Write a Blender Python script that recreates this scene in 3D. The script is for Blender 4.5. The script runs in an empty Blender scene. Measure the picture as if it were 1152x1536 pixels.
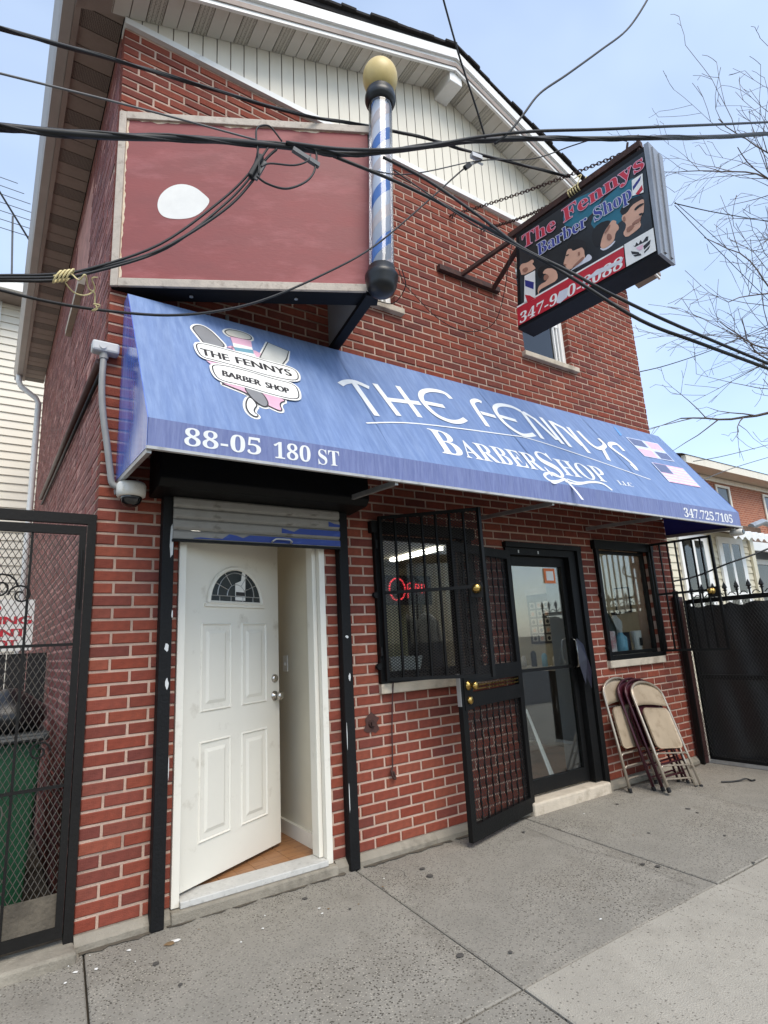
import bpy, math, random
from mathutils import Vector, Matrix
random.seed(7)
R = math.radians
SC = bpy.context.scene
COL = SC.collection

# ------------------------------------------------------------------ camera
cd = bpy.data.cameras.new("camera")
cam = bpy.data.objects.new("camera", cd)
COL.objects.link(cam)
cd.sensor_fit = 'VERTICAL'; cd.sensor_height = 24.0; cd.lens = 24.0 * 869.53 / 1536.0
cd.clip_start = 0.05; cd.clip_end = 3000.0
_r = Vector((0.82863215, -0.55728015, -0.05298682)); _u = Vector((-0.07988023, -0.2113971, 0.97413059)); _f = Vector((0.5540649, 0.80296332, 0.2196861))
cam.matrix_world = Matrix(((_r.x, _u.x, -_f.x, -0.4652), (_r.y, _u.y, -_f.y, -3.4735), (_r.z, _u.z, -_f.z, 1.2891), (0, 0, 0, 1)))
SC.camera = cam

# ------------------------------------------------------------------ sky, sun, exposure
SUN_EL, SUN_AZ = R(54), R(186)          # azimuth from +Y (behind the building) towards +X: hazy sun over the street behind the camera
world = bpy.data.worlds.new("World"); SC.world = world; world.use_nodes = True
wn = world.node_tree.nodes; wl = world.node_tree.links
bg = wn["Background"]
sky = wn.new("ShaderNodeTexSky"); sky.sky_type = 'NISHITA'; sky.sun_disc = False
sky.sun_elevation = SUN_EL; sky.sun_rotation = SUN_AZ
sky.air_density = 1.0; sky.dust_density = .8; sky.ozone_density = 1.0
# thin high cloud veil over the whole sky
wtc = wn.new("ShaderNodeTexCoord"); wmap = wn.new("ShaderNodeMapping"); wmap.inputs['Scale'].default_value = (1.0, 2.2, 3.5)
wno = wn.new("ShaderNodeTexNoise"); wno.inputs['Scale'].default_value = .9; wno.inputs['Detail'].default_value = 4; wno.inputs['Roughness'].default_value = .55
wra = wn.new("ShaderNodeValToRGB"); wra.color_ramp.elements[0].position = .38; wra.color_ramp.elements[1].position = .78
wra.color_ramp.elements[0].color = (0.26, 0.26, 0.26, 1); wra.color_ramp.elements[1].color = (.52, .52, .52, 1)
wmx = wn.new("ShaderNodeMixRGB"); wmx.inputs[2].default_value = (4.4, 5.1, 6.0, 1)
wl.new(wtc.outputs['Generated'], wmap.inputs['Vector']); wl.new(wmap.outputs['Vector'], wno.inputs['Vector']); wl.new(wno.outputs['Fac'], wra.inputs['Fac'])
wl.new(wra.outputs['Color'], wmx.inputs[0]); wl.new(sky.outputs['Color'], wmx.inputs[1]); wl.new(wmx.outputs['Color'], bg.inputs['Color'])
bg.inputs['Strength'].default_value = 0.14
sl = bpy.data.lights.new("sun", 'SUN'); sl.energy = 1.5; sl.angle = R(36); sl.color = (1.0, .92, .79)
sun = bpy.data.objects.new("sun", sl); COL.objects.link(sun)
_sd = Vector((math.sin(SUN_AZ) * math.cos(SUN_EL), math.cos(SUN_AZ) * math.cos(SUN_EL), math.sin(SUN_EL)))
sun.rotation_euler = _sd.to_track_quat('Z', 'Y').to_euler(); sun.location = (0, 0, 30)
SC.view_settings.view_transform = 'Standard'; SC.view_settings.look = 'None'
SC.view_settings.exposure = 1.0; SC.view_settings.gamma = 1.0; SC.view_settings.use_curve_mapping = False
SC.cycles.max_bounces = 8; SC.cycles.transparent_max_bounces = 24; SC.cycles.use_denoising = True

# ------------------------------------------------------------------ helpers
WPOS = {}
def lin(c):
    c = c / 255.0
    return c / 12.92 if c <= .04045 else ((c + .055) / 1.055) ** 2.4
def rgb(r, g, b): return (lin(r), lin(g), lin(b), 1.0)

class MB:
    def __init__(s): s.v = []; s.f = []
    def add(s, vs, fs):
        n = len(s.v); s.v += [tuple(v) for v in vs]; s.f += [tuple(i + n for i in f) for f in fs]; return s
    def box(s, x0, x1, y0, y1, z0, z1):
        return s.add([(x0,y0,z0),(x1,y0,z0),(x1,y1,z0),(x0,y1,z0),(x0,y0,z1),(x1,y0,z1),(x1,y1,z1),(x0,y1,z1)],
                     [(0,3,2,1),(4,5,6,7),(0,1,5,4),(1,2,6,5),(2,3,7,6),(3,0,4,7)])
    def bar(s, p, q, w, h=None, up=(0,0,1)):
        h = w if h is None else h
        p = Vector(p); q = Vector(q); d = (q - p).normalized(); up = Vector(up)
        if abs(d.dot(up)) > .99: up = Vector((0,1,0)) if abs(d.y) < .9 else Vector((1,0,0))
        a = d.cross(up).normalized() * (w / 2); b = a.cross(d).normalized() * (h / 2)
        vs = [p-a-b, p+a-b, p+a+b, p-a+b, q-a-b, q+a-b, q+a+b, q-a+b]
        return s.add(vs, [(3,2,1,0),(4,5,6,7),(0,1,5,4),(1,2,6,5),(2,3,7,6),(3,0,4,7)])
    def tube(s, pts, r, n=6, caps=True):
        pts = [Vector(p) for p in pts]; rs = r if isinstance(r, (list, tuple)) else [r] * len(pts)
        ring = []; prev = None
        for i, p in enumerate(pts):
            d = (pts[min(i+1, len(pts)-1)] - pts[max(i-1, 0)]).normalized()
            if prev is None:
                up = Vector((0,0,1)) if abs(d.z) < .9 else Vector((1,0,0)); a = d.cross(up).normalized()
            else:
                a = (prev - d * prev.dot(d))
                a = a.normalized() if a.length > 1e-6 else d.orthogonal().normalized()
            prev = a; b = d.cross(a)
            ring.append([p + (a * math.cos(2*math.pi*k/n) + b * math.sin(2*math.pi*k/n)) * rs[i] for k in range(n)])
        vs = [v for rr in ring for v in rr]; fs = []
        for i in range(len(pts)-1):
            for k in range(n):
                fs.append((i*n+k, i*n+(k+1)%n, (i+1)*n+(k+1)%n, (i+1)*n+k))
        if caps: fs.append(tuple(range(n))[::-1]); fs.append(tuple((len(pts)-1)*n+k for k in range(n)))
        return s.add(vs, fs)
    def lathe(s, c, prof, n=20, axis='z'):
        c = Vector(c); vs = []; fs = []
        for (r, h) in prof:
            for k in range(n):
                a = 2*math.pi*k/n
                o = {'z': (r*math.cos(a), r*math.sin(a), h), 'y': (r*math.cos(a), h, r*math.sin(a)), 'x': (h, r*math.cos(a), r*math.sin(a))}[axis]
                vs.append(c + Vector(o))
        for i in range(len(prof)-1):
            for k in range(n): fs.append((i*n+k, i*n+(k+1)%n, (i+1)*n+(k+1)%n, (i+1)*n+k))
        fs.append(tuple(range(n))[::-1]); fs.append(tuple((len(prof)-1)*n+k for k in range(n)))
        return s.add(vs, fs)
    def prism(s, poly, O, U, V, t, t0=0.0):
        """closed 2-D polygon in the frame O,U,V extruded from t0 to t along U x V"""
        O = Vector(O); U = Vector(U); V = Vector(V); N = U.cross(V).normalized()
        area = sum(poly[i][0]*poly[(i+1)%len(poly)][1] - poly[(i+1)%len(poly)][0]*poly[i][1] for i in range(len(poly)))
        if area < 0: poly = poly[::-1]
        n = len(poly)
        b = [O + U*p[0] + V*p[1] + N*t0 for p in poly]; a = [O + U*p[0] + V*p[1] + N*t for p in poly]
        fs = [tuple(range(n))[::-1], tuple(range(n, 2*n))] + [(i, (i+1)%n, n+(i+1)%n, n+i) for i in range(n)]
        return s.add(b + a, fs)
    def ribbon(s, pts, w, O, U, V, t, closed=False, taper=None):
        """flat stroke along 2-D points in the frame O,U,V lifted by t along U x V"""
        O = Vector(O); U = Vector(U); V = Vector(V); N = U.cross(V).normalized()
        P = [Vector((p[0], p[1])) for p in pts]; n = len(P); L = []; Rr = []
        for i in range(n):
            if closed: d = P[(i+1)%n] - P[i-1]
            else: d = P[min(i+1,n-1)] - P[max(i-1,0)]
            if d.length < 1e-9: d = Vector((1,0))
            d.normalize(); m = Vector((-d.y, d.x)); ww = (w if taper is None else w*taper[i]) / 2
            L.append(P[i] + m*ww); Rr.append(P[i] - m*ww)
        vs = [O + U*q.x + V*q.y + N*t for q in L] + [O + U*q.x + V*q.y + N*t for q in Rr]
        fs = [(i, n+i, n+(i+1)%n, (i+1)%n) for i in range(n if closed else n-1)]
        return s.add(vs, fs)
    def build(s, name, mat, parent=None, smooth=False, kind=None, local=False, bevel=0, auto=False):
        if local: c = Vector((0,0,0))
        else:
            xs = [v[0] for v in s.v]; ys = [v[1] for v in s.v]; zs = [v[2] for v in s.v]
            c = Vector(((min(xs)+max(xs))/2, (min(ys)+max(ys))/2, min(zs)))
        me = bpy.data.meshes.new(name)
        me.from_pydata([(v[0]-c.x, v[1]-c.y, v[2]-c.z) for v in s.v], [], s.f)
        me.validate()
        if smooth: me.polygons.foreach_set('use_smooth', [True]*len(me.polygons))
        me.materials.append(MT[mat] if isinstance(mat, str) else mat)
        o = bpy.data.objects.new(name, me); COL.objects.link(o)
        place(o, c, parent, local)
        if bevel:
            b = o.modifiers.new("bevel", 'BEVEL'); b.width = bevel; b.segments = 2; b.limit_method = 'ANGLE'
        if kind: o['kind'] = kind
        return o
def place(o, c, parent=None, local=False):
    if local: o.location = (0,0,0); o.parent = parent; return
    WPOS[o.name] = Vector(c)
    o.location = Vector(c) - (WPOS[parent.name] if parent else Vector((0,0,0)))
    o.parent = parent
def thing(name, label, cat, loc=(0,0,0), group=None):
    o = bpy.data.objects.new(name, None); COL.objects.link(o); o.empty_display_size = .1
    o.location = loc; WPOS[o.name] = Vector(loc); return tag(o, label, cat, group)
def holder(name, loc, parent):
    o = bpy.data.objects.new(name, None); COL.objects.link(o); place(o, Vector(loc), parent); return o
def tag(o, label, cat, group=None):
    o['label'] = label; o['category'] = cat
    if group: o['group'] = group
    return o
def struct(o): o['kind'] = 'structure'; return o
def boxo(name, mat, parent, *b, **k): return MB().box(*b).build(name, mat, parent, **k)
SER = {}
def serif(t):
    out = ''
    for ch in t:
        if 'A' <= ch <= 'Z': out += chr(0x1D400 + ord(ch) - 65)
        elif 'a' <= ch <= 'z': out += chr(0x1D41A + ord(ch) - 97)
        elif '0' <= ch <= '9': out += chr(0x1D7CE + ord(ch) - 48)
        else: out += ch
    return out
def text_mesh(body):
    """flat outline triangles of a word, scaled so that its cap height is 1 and its width is returned"""
    c = bpy.data.curves.new('t', 'FONT'); c.body = body; c.resolution_u = 4
    o = bpy.data.objects.new('t', c); COL.objects.link(o)
    dg = bpy.context.evaluated_depsgraph_get(); ev = o.evaluated_get(dg); m = ev.to_mesh()
    vs = [(v.co.x, v.co.y) for v in m.vertices]; fs = [tuple(p.vertices) for p in m.polygons]
    ev.to_mesh_clear(); bpy.data.objects.remove(o); bpy.data.curves.remove(c)
    x0 = min(v[0] for v in vs); x1 = max(v[0] for v in vs)
    return [(v[0]-x0, v[1]) for v in vs], fs, x1-x0
def put_text(mb, body, a, b, h, O, U, V, t, cap=.68, up=(0,1), shear=0.0, down=False):
    """write body from 2-D point a to b (baseline) with cap height h in the frame O,U,V"""
    vs, fs, w = text_mesh(body)
    ax = Vector((b[0]-a[0], b[1]-a[1])); O = Vector(O); U = Vector(U); V = Vector(V); N = U.cross(V).normalized()
    d = ax / w; dn = ax.normalized(); m = Vector((-dn.y, dn.x)) * (h / cap)
    if m.dot(Vector(up)) < 0: m = -m
    pts = []
    for (x, y) in vs:
        q = Vector(a) + d * (x + shear*y) + m * y
        pts.append(O + U*q.x + V*q.y + N*t)
    mb.add(pts, fs)

# ------------------------------------------------------------------ materials
MT = {}
def mat(name, col, rough=.6, var=.12, scale=6.0, bump=.0, bscale=60.0, metal=0.0, spec=.5, rand=None, col2=None, c2=(.55,.7), c2scale=3.0, stretch=(1,1,1), coat=0.0, emit=None, alpha=1.0, detail=5, rvar=.1):
    m = bpy.data.materials.new(name); m.use_nodes = True; nt = m.node_tree; N = nt.nodes; Lk = nt.links
    b = N['Principled BSDF']; b.inputs['Roughness'].default_value = rough; b.inputs['Metallic'].default_value = metal
    b.inputs['Specular IOR Level'].default_value = spec; b.inputs['Coat Weight'].default_value = coat
    tc = N.new('ShaderNodeTexCoord'); mp = N.new('ShaderNodeMapping'); mp.inputs['Scale'].default_value = stretch
    Lk.new(tc.outputs['Object'], mp.inputs['Vector'])
    no = N.new('ShaderNodeTexNoise'); no.inputs['Scale'].default_value = scale; no.inputs['Detail'].default_value = detail; no.inputs['Roughness'].default_value = .62
    Lk.new(mp.outputs['Vector'], no.inputs['Vector'])
    mr = N.new('ShaderNodeMapRange'); mr.inputs['From Min'].default_value = .3; mr.inputs['From Max'].default_value = .7
    mr.inputs['To Min'].default_value = 1-var; mr.inputs['To Max'].default_value = 1+var
    Lk.new(no.outputs['Fac'], mr.inputs['Value'])
    base = None
    if rand:                                                # tones picked per piece
        src = N.new('ShaderNodeObjectInfo').outputs['Random'] if rand[0] == 'object' else N.new('ShaderNodeNewGeometry').outputs['Random Per Island']
        ra = N.new('ShaderNodeValToRGB'); ra.color_ramp.interpolation = 'CONSTANT'
        cols = rand[1]
        while len(ra.color_ramp.elements) < len(cols): ra.color_ramp.elements.new(.5)
        for i, c in enumerate(cols): ra.color_ramp.elements[i].position = i/len(cols); ra.color_ramp.elements[i].color = c
        Lk.new(src, ra.inputs['Fac']); base = ra.outputs['Color']
    if col2 is not None:
        n2 = N.new('ShaderNodeTexNoise'); n2.inputs['Scale'].default_value = c2scale; n2.inputs['Detail'].default_value = 7; n2.inputs['Roughness'].default_value = .65
        Lk.new(mp.outputs['Vector'], n2.inputs['Vector'])
        r2 = N.new('ShaderNodeValToRGB'); r2.color_ramp.elements[0].position = c2[0]; r2.color_ramp.elements[1].position = c2[1]
        Lk.new(n2.outputs['Fac'], r2.inputs['Fac'])
        mx = N.new('ShaderNodeMixRGB'); mx.inputs[2].default_value = col2; Lk.new(r2.outputs['Color'], mx.inputs[0])
        if base is not None: Lk.new(base, mx.inputs[1])
        else: mx.inputs[1].default_value = col
        base = mx.outputs['Color']
    mu = N.new('ShaderNodeMixRGB'); mu.blend_type = 'MULTIPLY'; mu.inputs[0].default_value = 1.0
    if base is not None: Lk.new(base, mu.inputs[1])
    else: mu.inputs[1].default_value = col
    Lk.new(mr.outputs['Result'], mu.inputs[2]); Lk.new(mu.outputs['Color'], b.inputs['Base Color'])
    if rvar:
        rr = N.new('ShaderNodeMapRange'); rr.inputs['To Min'].default_value = max(.02, rough-rvar); rr.inputs['To Max'].default_value = min(1, rough+rvar)
        Lk.new(no.outputs['Fac'], rr.inputs['Value']); Lk.new(rr.outputs['Result'], b.inputs['Roughness'])
    if bump:
        nb = N.new('ShaderNodeTexNoise'); nb.inputs['Scale'].default_value = bscale; nb.inputs['Detail'].default_value = 4
        Lk.new(mp.outputs['Vector'], nb.inputs['Vector'])
        bu = N.new('ShaderNodeBump'); bu.inputs['Strength'].default_value = bump; bu.inputs['Distance'].default_value = .01
        Lk.new(nb.outputs['Fac'], bu.inputs['Height']); Lk.new(bu.outputs['Normal'], b.inputs['Normal'])
    if emit: b.inputs['Emission Color'].default_value = emit[0]; b.inputs['Emission Strength'].default_value = emit[1]
    MT[name] = m; return m
def glass(name, tint=(.9,.93,.92,1), refl=1.0, rough=.02, base=.05):
    m = bpy.data.materials.new(name); m.use_nodes = True; nt = m.node_tree; N = nt.nodes; Lk = nt.links
    for n in list(N):
        if n.type != 'OUTPUT_MATERIAL': N.remove(n)
    out = [n for n in N if n.type == 'OUTPUT_MATERIAL'][0]
    t = N.new('ShaderNodeBsdfTransparent'); t.inputs['Color'].default_value = tint
    g = N.new('ShaderNodeBsdfGlossy'); g.inputs['Roughness'].default_value = rough
    fr = N.new('ShaderNodeFresnel'); fr.inputs['IOR'].default_value = 1.5
    mm = N.new('ShaderNodeMath'); mm.operation = 'MULTIPLY_ADD'; mm.inputs[1].default_value = refl; mm.inputs[2].default_value = base; mm.use_clamp = True
    mx = N.new('ShaderNodeMixShader'); Lk.new(fr.outputs['Fac'], mm.inputs[0]); Lk.new(mm.outputs['Value'], mx.inputs['Fac'])
    Lk.new(t.outputs['BSDF'], mx.inputs[1]); Lk.new(g.outputs['BSDF'], mx.inputs[2]); Lk.new(mx.outputs['Shader'], out.inputs['Surface'])
    MT[name] = m; return m
BR = [rgb(127,64,49), rgb(132,68,52), rgb(122,61,48), rgb(127,65,51), rgb(122,63,51), rgb(113,59,49), rgb(133,71,54), rgb(126,61,46), rgb(130,66,49), rgb(116,58,46), rgb(120,65,53), rgb(128,62,46), rgb(108,57,49)]
mat('brick', rgb(128,60,46), .85, .16, 22, .35, 140, rand=('object', BR), spec=.25, col2=rgb(96,60,50), c2=(.55,.85), c2scale=7)
mat('brick_mass', rgb(128,60,46), .85, .16, 22, .35, 140, rand=('island', BR), spec=.25, col2=rgb(96,60,50), c2=(.55,.85), c2scale=5)
BP = [rgb(124,66,58), rgb(116,60,54), rgb(130,72,63), rgb(108,56,51)]
mat('brick_painted', rgb(100,52,50), .7, .2, 9, .5, 60, rand=('island', BP), col2=rgb(150,112,108), c2=(.62,.85), c2scale=12)
mat('mortar', rgb(184,158,141), .95, .14, 9, .5, 120, spec=.15, col2=rgb(142,120,107), c2=(.48,.8), c2scale=1.4)
mat('mortar_painted', rgb(186,138,126), .9, .16, 9, .4, 90, spec=.2, col2=rgb(150,112,105), c2=(.5,.8), c2scale=5)
mat('concrete', rgb(142,135,122), .95, .22, 3.5, .5, 90, spec=.2, col2=rgb(92,86,76), c2=(.5,.75), c2scale=4)
mat('sill_stone', rgb(188,176,158), .9, .14, 8, .4, 80, spec=.2, col2=rgb(120,108,92), c2=(.55,.8), c2scale=5)
mat('siding', rgb(226,218,200), .5, .05, 2, .03, 20, col2=rgb(196,184,160), c2=(.55,.9), c2scale=1.5, stretch=(4,4,.6))
mat('white_trim', rgb(232,230,224), .45, .05, 3, .02, 30, col2=rgb(170,160,146), c2=(.62,.85), c2scale=4)
mat('door_white', rgb(222,217,204), .42, .03, 2, .08, 220, col2=rgb(176,166,148), c2=(.58,.82), c2scale=6)
mat('soffit', rgb(206,200,188), .6, .05, 3, col2=rgb(170,160,144), c2=(.5,.85), c2scale=2)
mat('eave_brown', rgb(150,135,124), .6, .12, 4, col2=rgb(112,98,90), c2=(.5,.8), c2scale=3)
mat('eave_fascia', rgb(156,141,131), .5, .1, 5, col2=rgb(120,106,98), c2=(.5,.8), c2scale=4, stretch=(1,.3,1))
mat('gutter_metal', rgb(172,165,158), .4, .1, 3)
mat('shingle', rgb(46,43,42), .95, .3, 30, .6, 120, spec=.2)
mat('shingle_brown', rgb(104,84,70), .95, .3, 14, .6, 60, spec=.2)
mat('black_paint', rgb(9,9,9), .55, .25, 12, .25, 90, spec=.25, col2=rgb(22,21,20), c2=(.6,.8), c2scale=9)
mat('rail_paint', rgb(18,18,19), .6, .2, 10, .3, 60, spec=.22, col2=rgb(38,36,34), c2=(.62,.75), c2scale=6)
mat('paint_chip', rgb(205,205,202), .7, .1, 30)
mat('rust_dark', rgb(58,34,28), .8, .25, 16, .4, 60, col2=rgb(92,56,40), c2=(.5,.8), c2scale=12)
mat('post_red', rgb(60,30,28), .6, .2, 10, .3, 50)
mat('gate_steel', rgb(24,22,20), .62, .18, 10, .2, 60, spec=.22, col2=rgb(46,40,34), c2=(.6,.85), c2scale=9)
mat('mesh_wire', rgb(96,90,82), .5, .12, 10, metal=.3)
mat('mesh_black', rgb(26,25,25), .5, .2, 10)
mat('brass', rgb(190,158,92), .28, .15, 20, metal=1.0)
mat('steel', rgb(190,186,180), .25, .08, 20, metal=1.0)
mat('alu', rgb(178,178,176), .42, .1, 8, metal=.6, col2=rgb(120,118,116), c2=(.5,.85), c2scale=3, stretch=(1,1,.3))
mat('sign_silver', rgb(150,152,156), .45, .1, 6, metal=.4, col2=rgb(110,112,116), c2=(.5,.8), c2scale=5, stretch=(2,2,.4))
mat('sign_black', rgb(17,17,19), .6, .2, 5, .05, 20, spec=.2)
mat('frame_tan', rgb(176,164,150), .6, .15, 16, .2, 80, col2=rgb(120,104,92), c2=(.55,.75), c2scale=18)
mat('sign_red', rgb(132,64,62), .62, .12, 1.6, .1, 30, col2=rgb(166,98,98), c2=(.50,.9), c2scale=2.6, stretch=(1,1,3))
mat('sign_peel', rgb(214,196,172), .7, .12, 30, col2=rgb(196,150,104), c2=(.5,.7), c2scale=22)
mat('sign_white', rgb(222,220,214), .6, .05, 10)
mat('dark_plain', rgb(18,17,17), .7, .2, 6)
mat('panel_grey', rgb(150,152,150), .6, .08, 4)
def awning_mat(name, c, c2, c3, st):
    m = mat(name, c, .5, .07, 1.2, .55, 1.6, spec=.4, col2=c2, c2=(.40,.9), c2scale=4.0, stretch=st)
    return m
awning_mat('awning_blue', rgb(102,125,167), rgb(136,157,193), None, (9, 1.1, 1.1))
awning_mat('awning_valance', rgb(100,110,154), rgb(134,144,182), None, (16, 3, 1.5))
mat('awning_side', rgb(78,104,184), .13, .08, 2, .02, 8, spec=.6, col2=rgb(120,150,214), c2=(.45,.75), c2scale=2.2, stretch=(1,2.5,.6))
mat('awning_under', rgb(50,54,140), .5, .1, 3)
mat('letter_white', rgb(228,228,226), .6, .06, 12, col2=rgb(196,200,214), c2=(.6,.85), c2scale=18)
mat('faded_white', rgb(196,204,226), .6, .1, 14)
for n, c in dict(p_gray=(128,128,130), p_pink=(214,168,186), p_cream=(206,200,186), p_white=(230,228,222), p_teal=(104,150,166), p_blade=(190,190,184), p_black=(34,33,36), p_skin=(208,160,134), p_hair=(13,11,11), p_cape=(206,206,212), p_beard=(150,104,84), p_red=(186,28,46), p_dred=(150,30,44), p_blue=(38,42,120), p_letterred=(190,40,60), p_letterblue=(50,60,140), p_teal2=(28,104,124), p_flagblue=(96,106,140), p_flagpink=(226,178,194), p_smear=(150,150,152), p_tape=(96,150,210)).items():
    mat(n, rgb(*c), .5, .08, 14)
mat('sign_face', rgb(28,31,34), .35, .3, 4, col2=rgb(40,58,66), c2=(.5,.8), c2scale=3)
mat('globe_yellow', rgb(206,182,118), .45, .08, 6, .03, 60, col2=rgb(176,146,88), c2=(.55,.85), c2scale=5)
mat('pole_black', rgb(16,16,17), .4, .2, 8)
mat('stripe_white', rgb(232,232,236), .4, .04, 4)
mat('stripe_blue', rgb(74,128,200), .4, .08, 4)
mat('stripe_red', rgb(228,210,200), .4, .08, 4)
mat('wire_black', rgb(11,11,12), .55, .2, 10)
mat('wire_grey', rgb(92,92,92), .5, .2, 10)
mat('twine', rgb(206,190,140), .9, .15, 60)
mat('conduit_grey', rgb(138,136,132), .5, .1, 8)
mat('conduit_brown', rgb(92,66,60), .5, .1, 8)
mat('box_grey', rgb(190,190,188), .45, .06, 8)
mat('cam_white', rgb(214,210,200), .4, .05, 8, col2=rgb(170,158,136), c2=(.55,.8), c2scale=30)
mat('cam_dome', rgb(10,10,12), .05, 0, spec=.9)
mat('shutter_white', rgb(140,136,129), .55, .12, 8, .1, 60, col2=rgb(92,84,77), c2=(.56,.72), c2scale=9, stretch=(1,1,3))
mat('shutter_blue', rgb(28,58,138), .5, .12, 8, .1, 60, col2=rgb(60,88,156), c2=(.58,.75), c2scale=9, stretch=(1,1,3))
mat('wood_floor', rgb(150,108,72), .5, .15, 8, .05, 40, stretch=(1,10,1), col2=rgb(104,70,46), c2=(.5,.75), c2scale=5)
mat('threshold', rgb(186,184,178), .5, .1, 16, col2=rgb(138,136,130), c2=(.55,.8), c2scale=30)
mat('wall_cream', rgb(206,198,178), .8, .05, 3)
mat('wall_warm', rgb(178,170,148), .8, .05, 2)
mat('wall_bluegrey', rgb(150,158,166), .7, .05, 2)
mat('floor_shop', rgb(120,84,66), .4, .15, 3, col2=rgb(70,56,50), c2=(.5,.7), c2scale=3)
mat('curtain', rgb(214,204,160), .9, .12, 6, stretch=(14,14,1))
mat('poster_dark', rgb(60,58,56), .5, .1, 4)
mat('poster_light', rgb(186,180,168), .6, .1, 10)
mat('orange_paper', rgb(214,112,60), .6, .06, 8)
mat('red_vinyl', rgb(140,28,36), .4, .1, 8)
mat('led', rgb(255,250,238), .5, 0, emit=((1,.94,.84,1), 5.5))
mat('hall_led', rgb(255,250,238), .5, 0, emit=((1,.93,.80,1), 3.0))
mat('neon_red', rgb(255,60,60), .4, 0, emit=((1.0,.06,.08,1), .8))
mat('chair_tan', rgb(176,158,134), .38, .1, 4, .02, 60, metal=.25, col2=rgb(128,108,84), c2=(.52,.8), c2scale=7)
mat('chair_tube', rgb(168,156,140), .3, .1, 8, metal=.5)
mat('chair_maroon', rgb(70,26,36), .36, .15, 5, metal=.2)
mat('chair_maroon_tube', rgb(66,30,38), .32, .15, 8, metal=.3)
mat('rubber', rgb(24,23,23), .8, .1, 20)
mat('bin_green', rgb(24,74,46), .5, .12, 6)
mat('bin_lid', rgb(52,56,56), .5, .15, 6)
mat('bag_black', rgb(16,16,18), .3, .2, 10)
mat('tarp', rgb(13,13,15), .45, .3, 6, .6, 14)
mat('tarp_blue', rgb(24,25,42), .45, .2, 6)
mat('house_white', rgb(222,214,198), .6, .04, 2)
mat('house_yellow', rgb(212,204,180), .6, .05, 3)
mat('house_brick', rgb(158,92,66), .9, .2, 24, .3, 60, rand=('island', [rgb(160,92,66), rgb(146,80,58), rgb(172,104,74), rgb(152,86,62)]))
mat('house_grey', rgb(150,154,156), .7, .06, 4)
mat('window_dark', rgb(52,58,60), .15, .2, 2)
mat('curtain_white', rgb(220,220,218), .8, .08, 5, stretch=(12,12,1))
mat('scallop_green', rgb(96,118,104), .5, .1, 6)
mat('bark', rgb(104,92,84), .9, .25, 18, .4, 60)
mat('asphalt', rgb(66,66,66), .95, .2, 30, .4, 200)
mat('gum', rgb(74,70,65), .9, .1, 40)
mat('crack_dark', rgb(58,54,48), .95, .2, 30)
mat('stain', rgb(72,46,40), .9, .2, 30)
mat('rail_dull', rgb(176,176,174), .5, .1, 10, col2=rgb(120,118,116), c2=(.5,.8), c2scale=14)
mat('paper_white', rgb(222,220,214), .7, .06, 10)
mat('bottle_blue', rgb(132,190,214), .3, .06, 10)
mat('bottle_pink', rgb(226,158,160), .4, .2, 10, col2=rgb(232,226,222), c2=(.4,.6), c2scale=12)
mat('dark_green', rgb(38,44,34), .5, .2, 14)
mat('litter', rgb(214,212,206), .8, .1, 20)
mat('leaf_dry', rgb(120,96,66), .9, .2, 30)
mat('dirt', rgb(92,84,72), .98, .3, 6, .6, 60, col2=rgb(58,52,44), c2=(.45,.7), c2scale=5)
glass('glass_clear'); glass('glass_shop', (.84,.87,.87,1), .4, .02, .0); glass('glass_tube', (.97,.98,1,1), .8, .03, .03); glass('glass_dome', (.2,.2,.22,1), 1.2, .03, .1)
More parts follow.
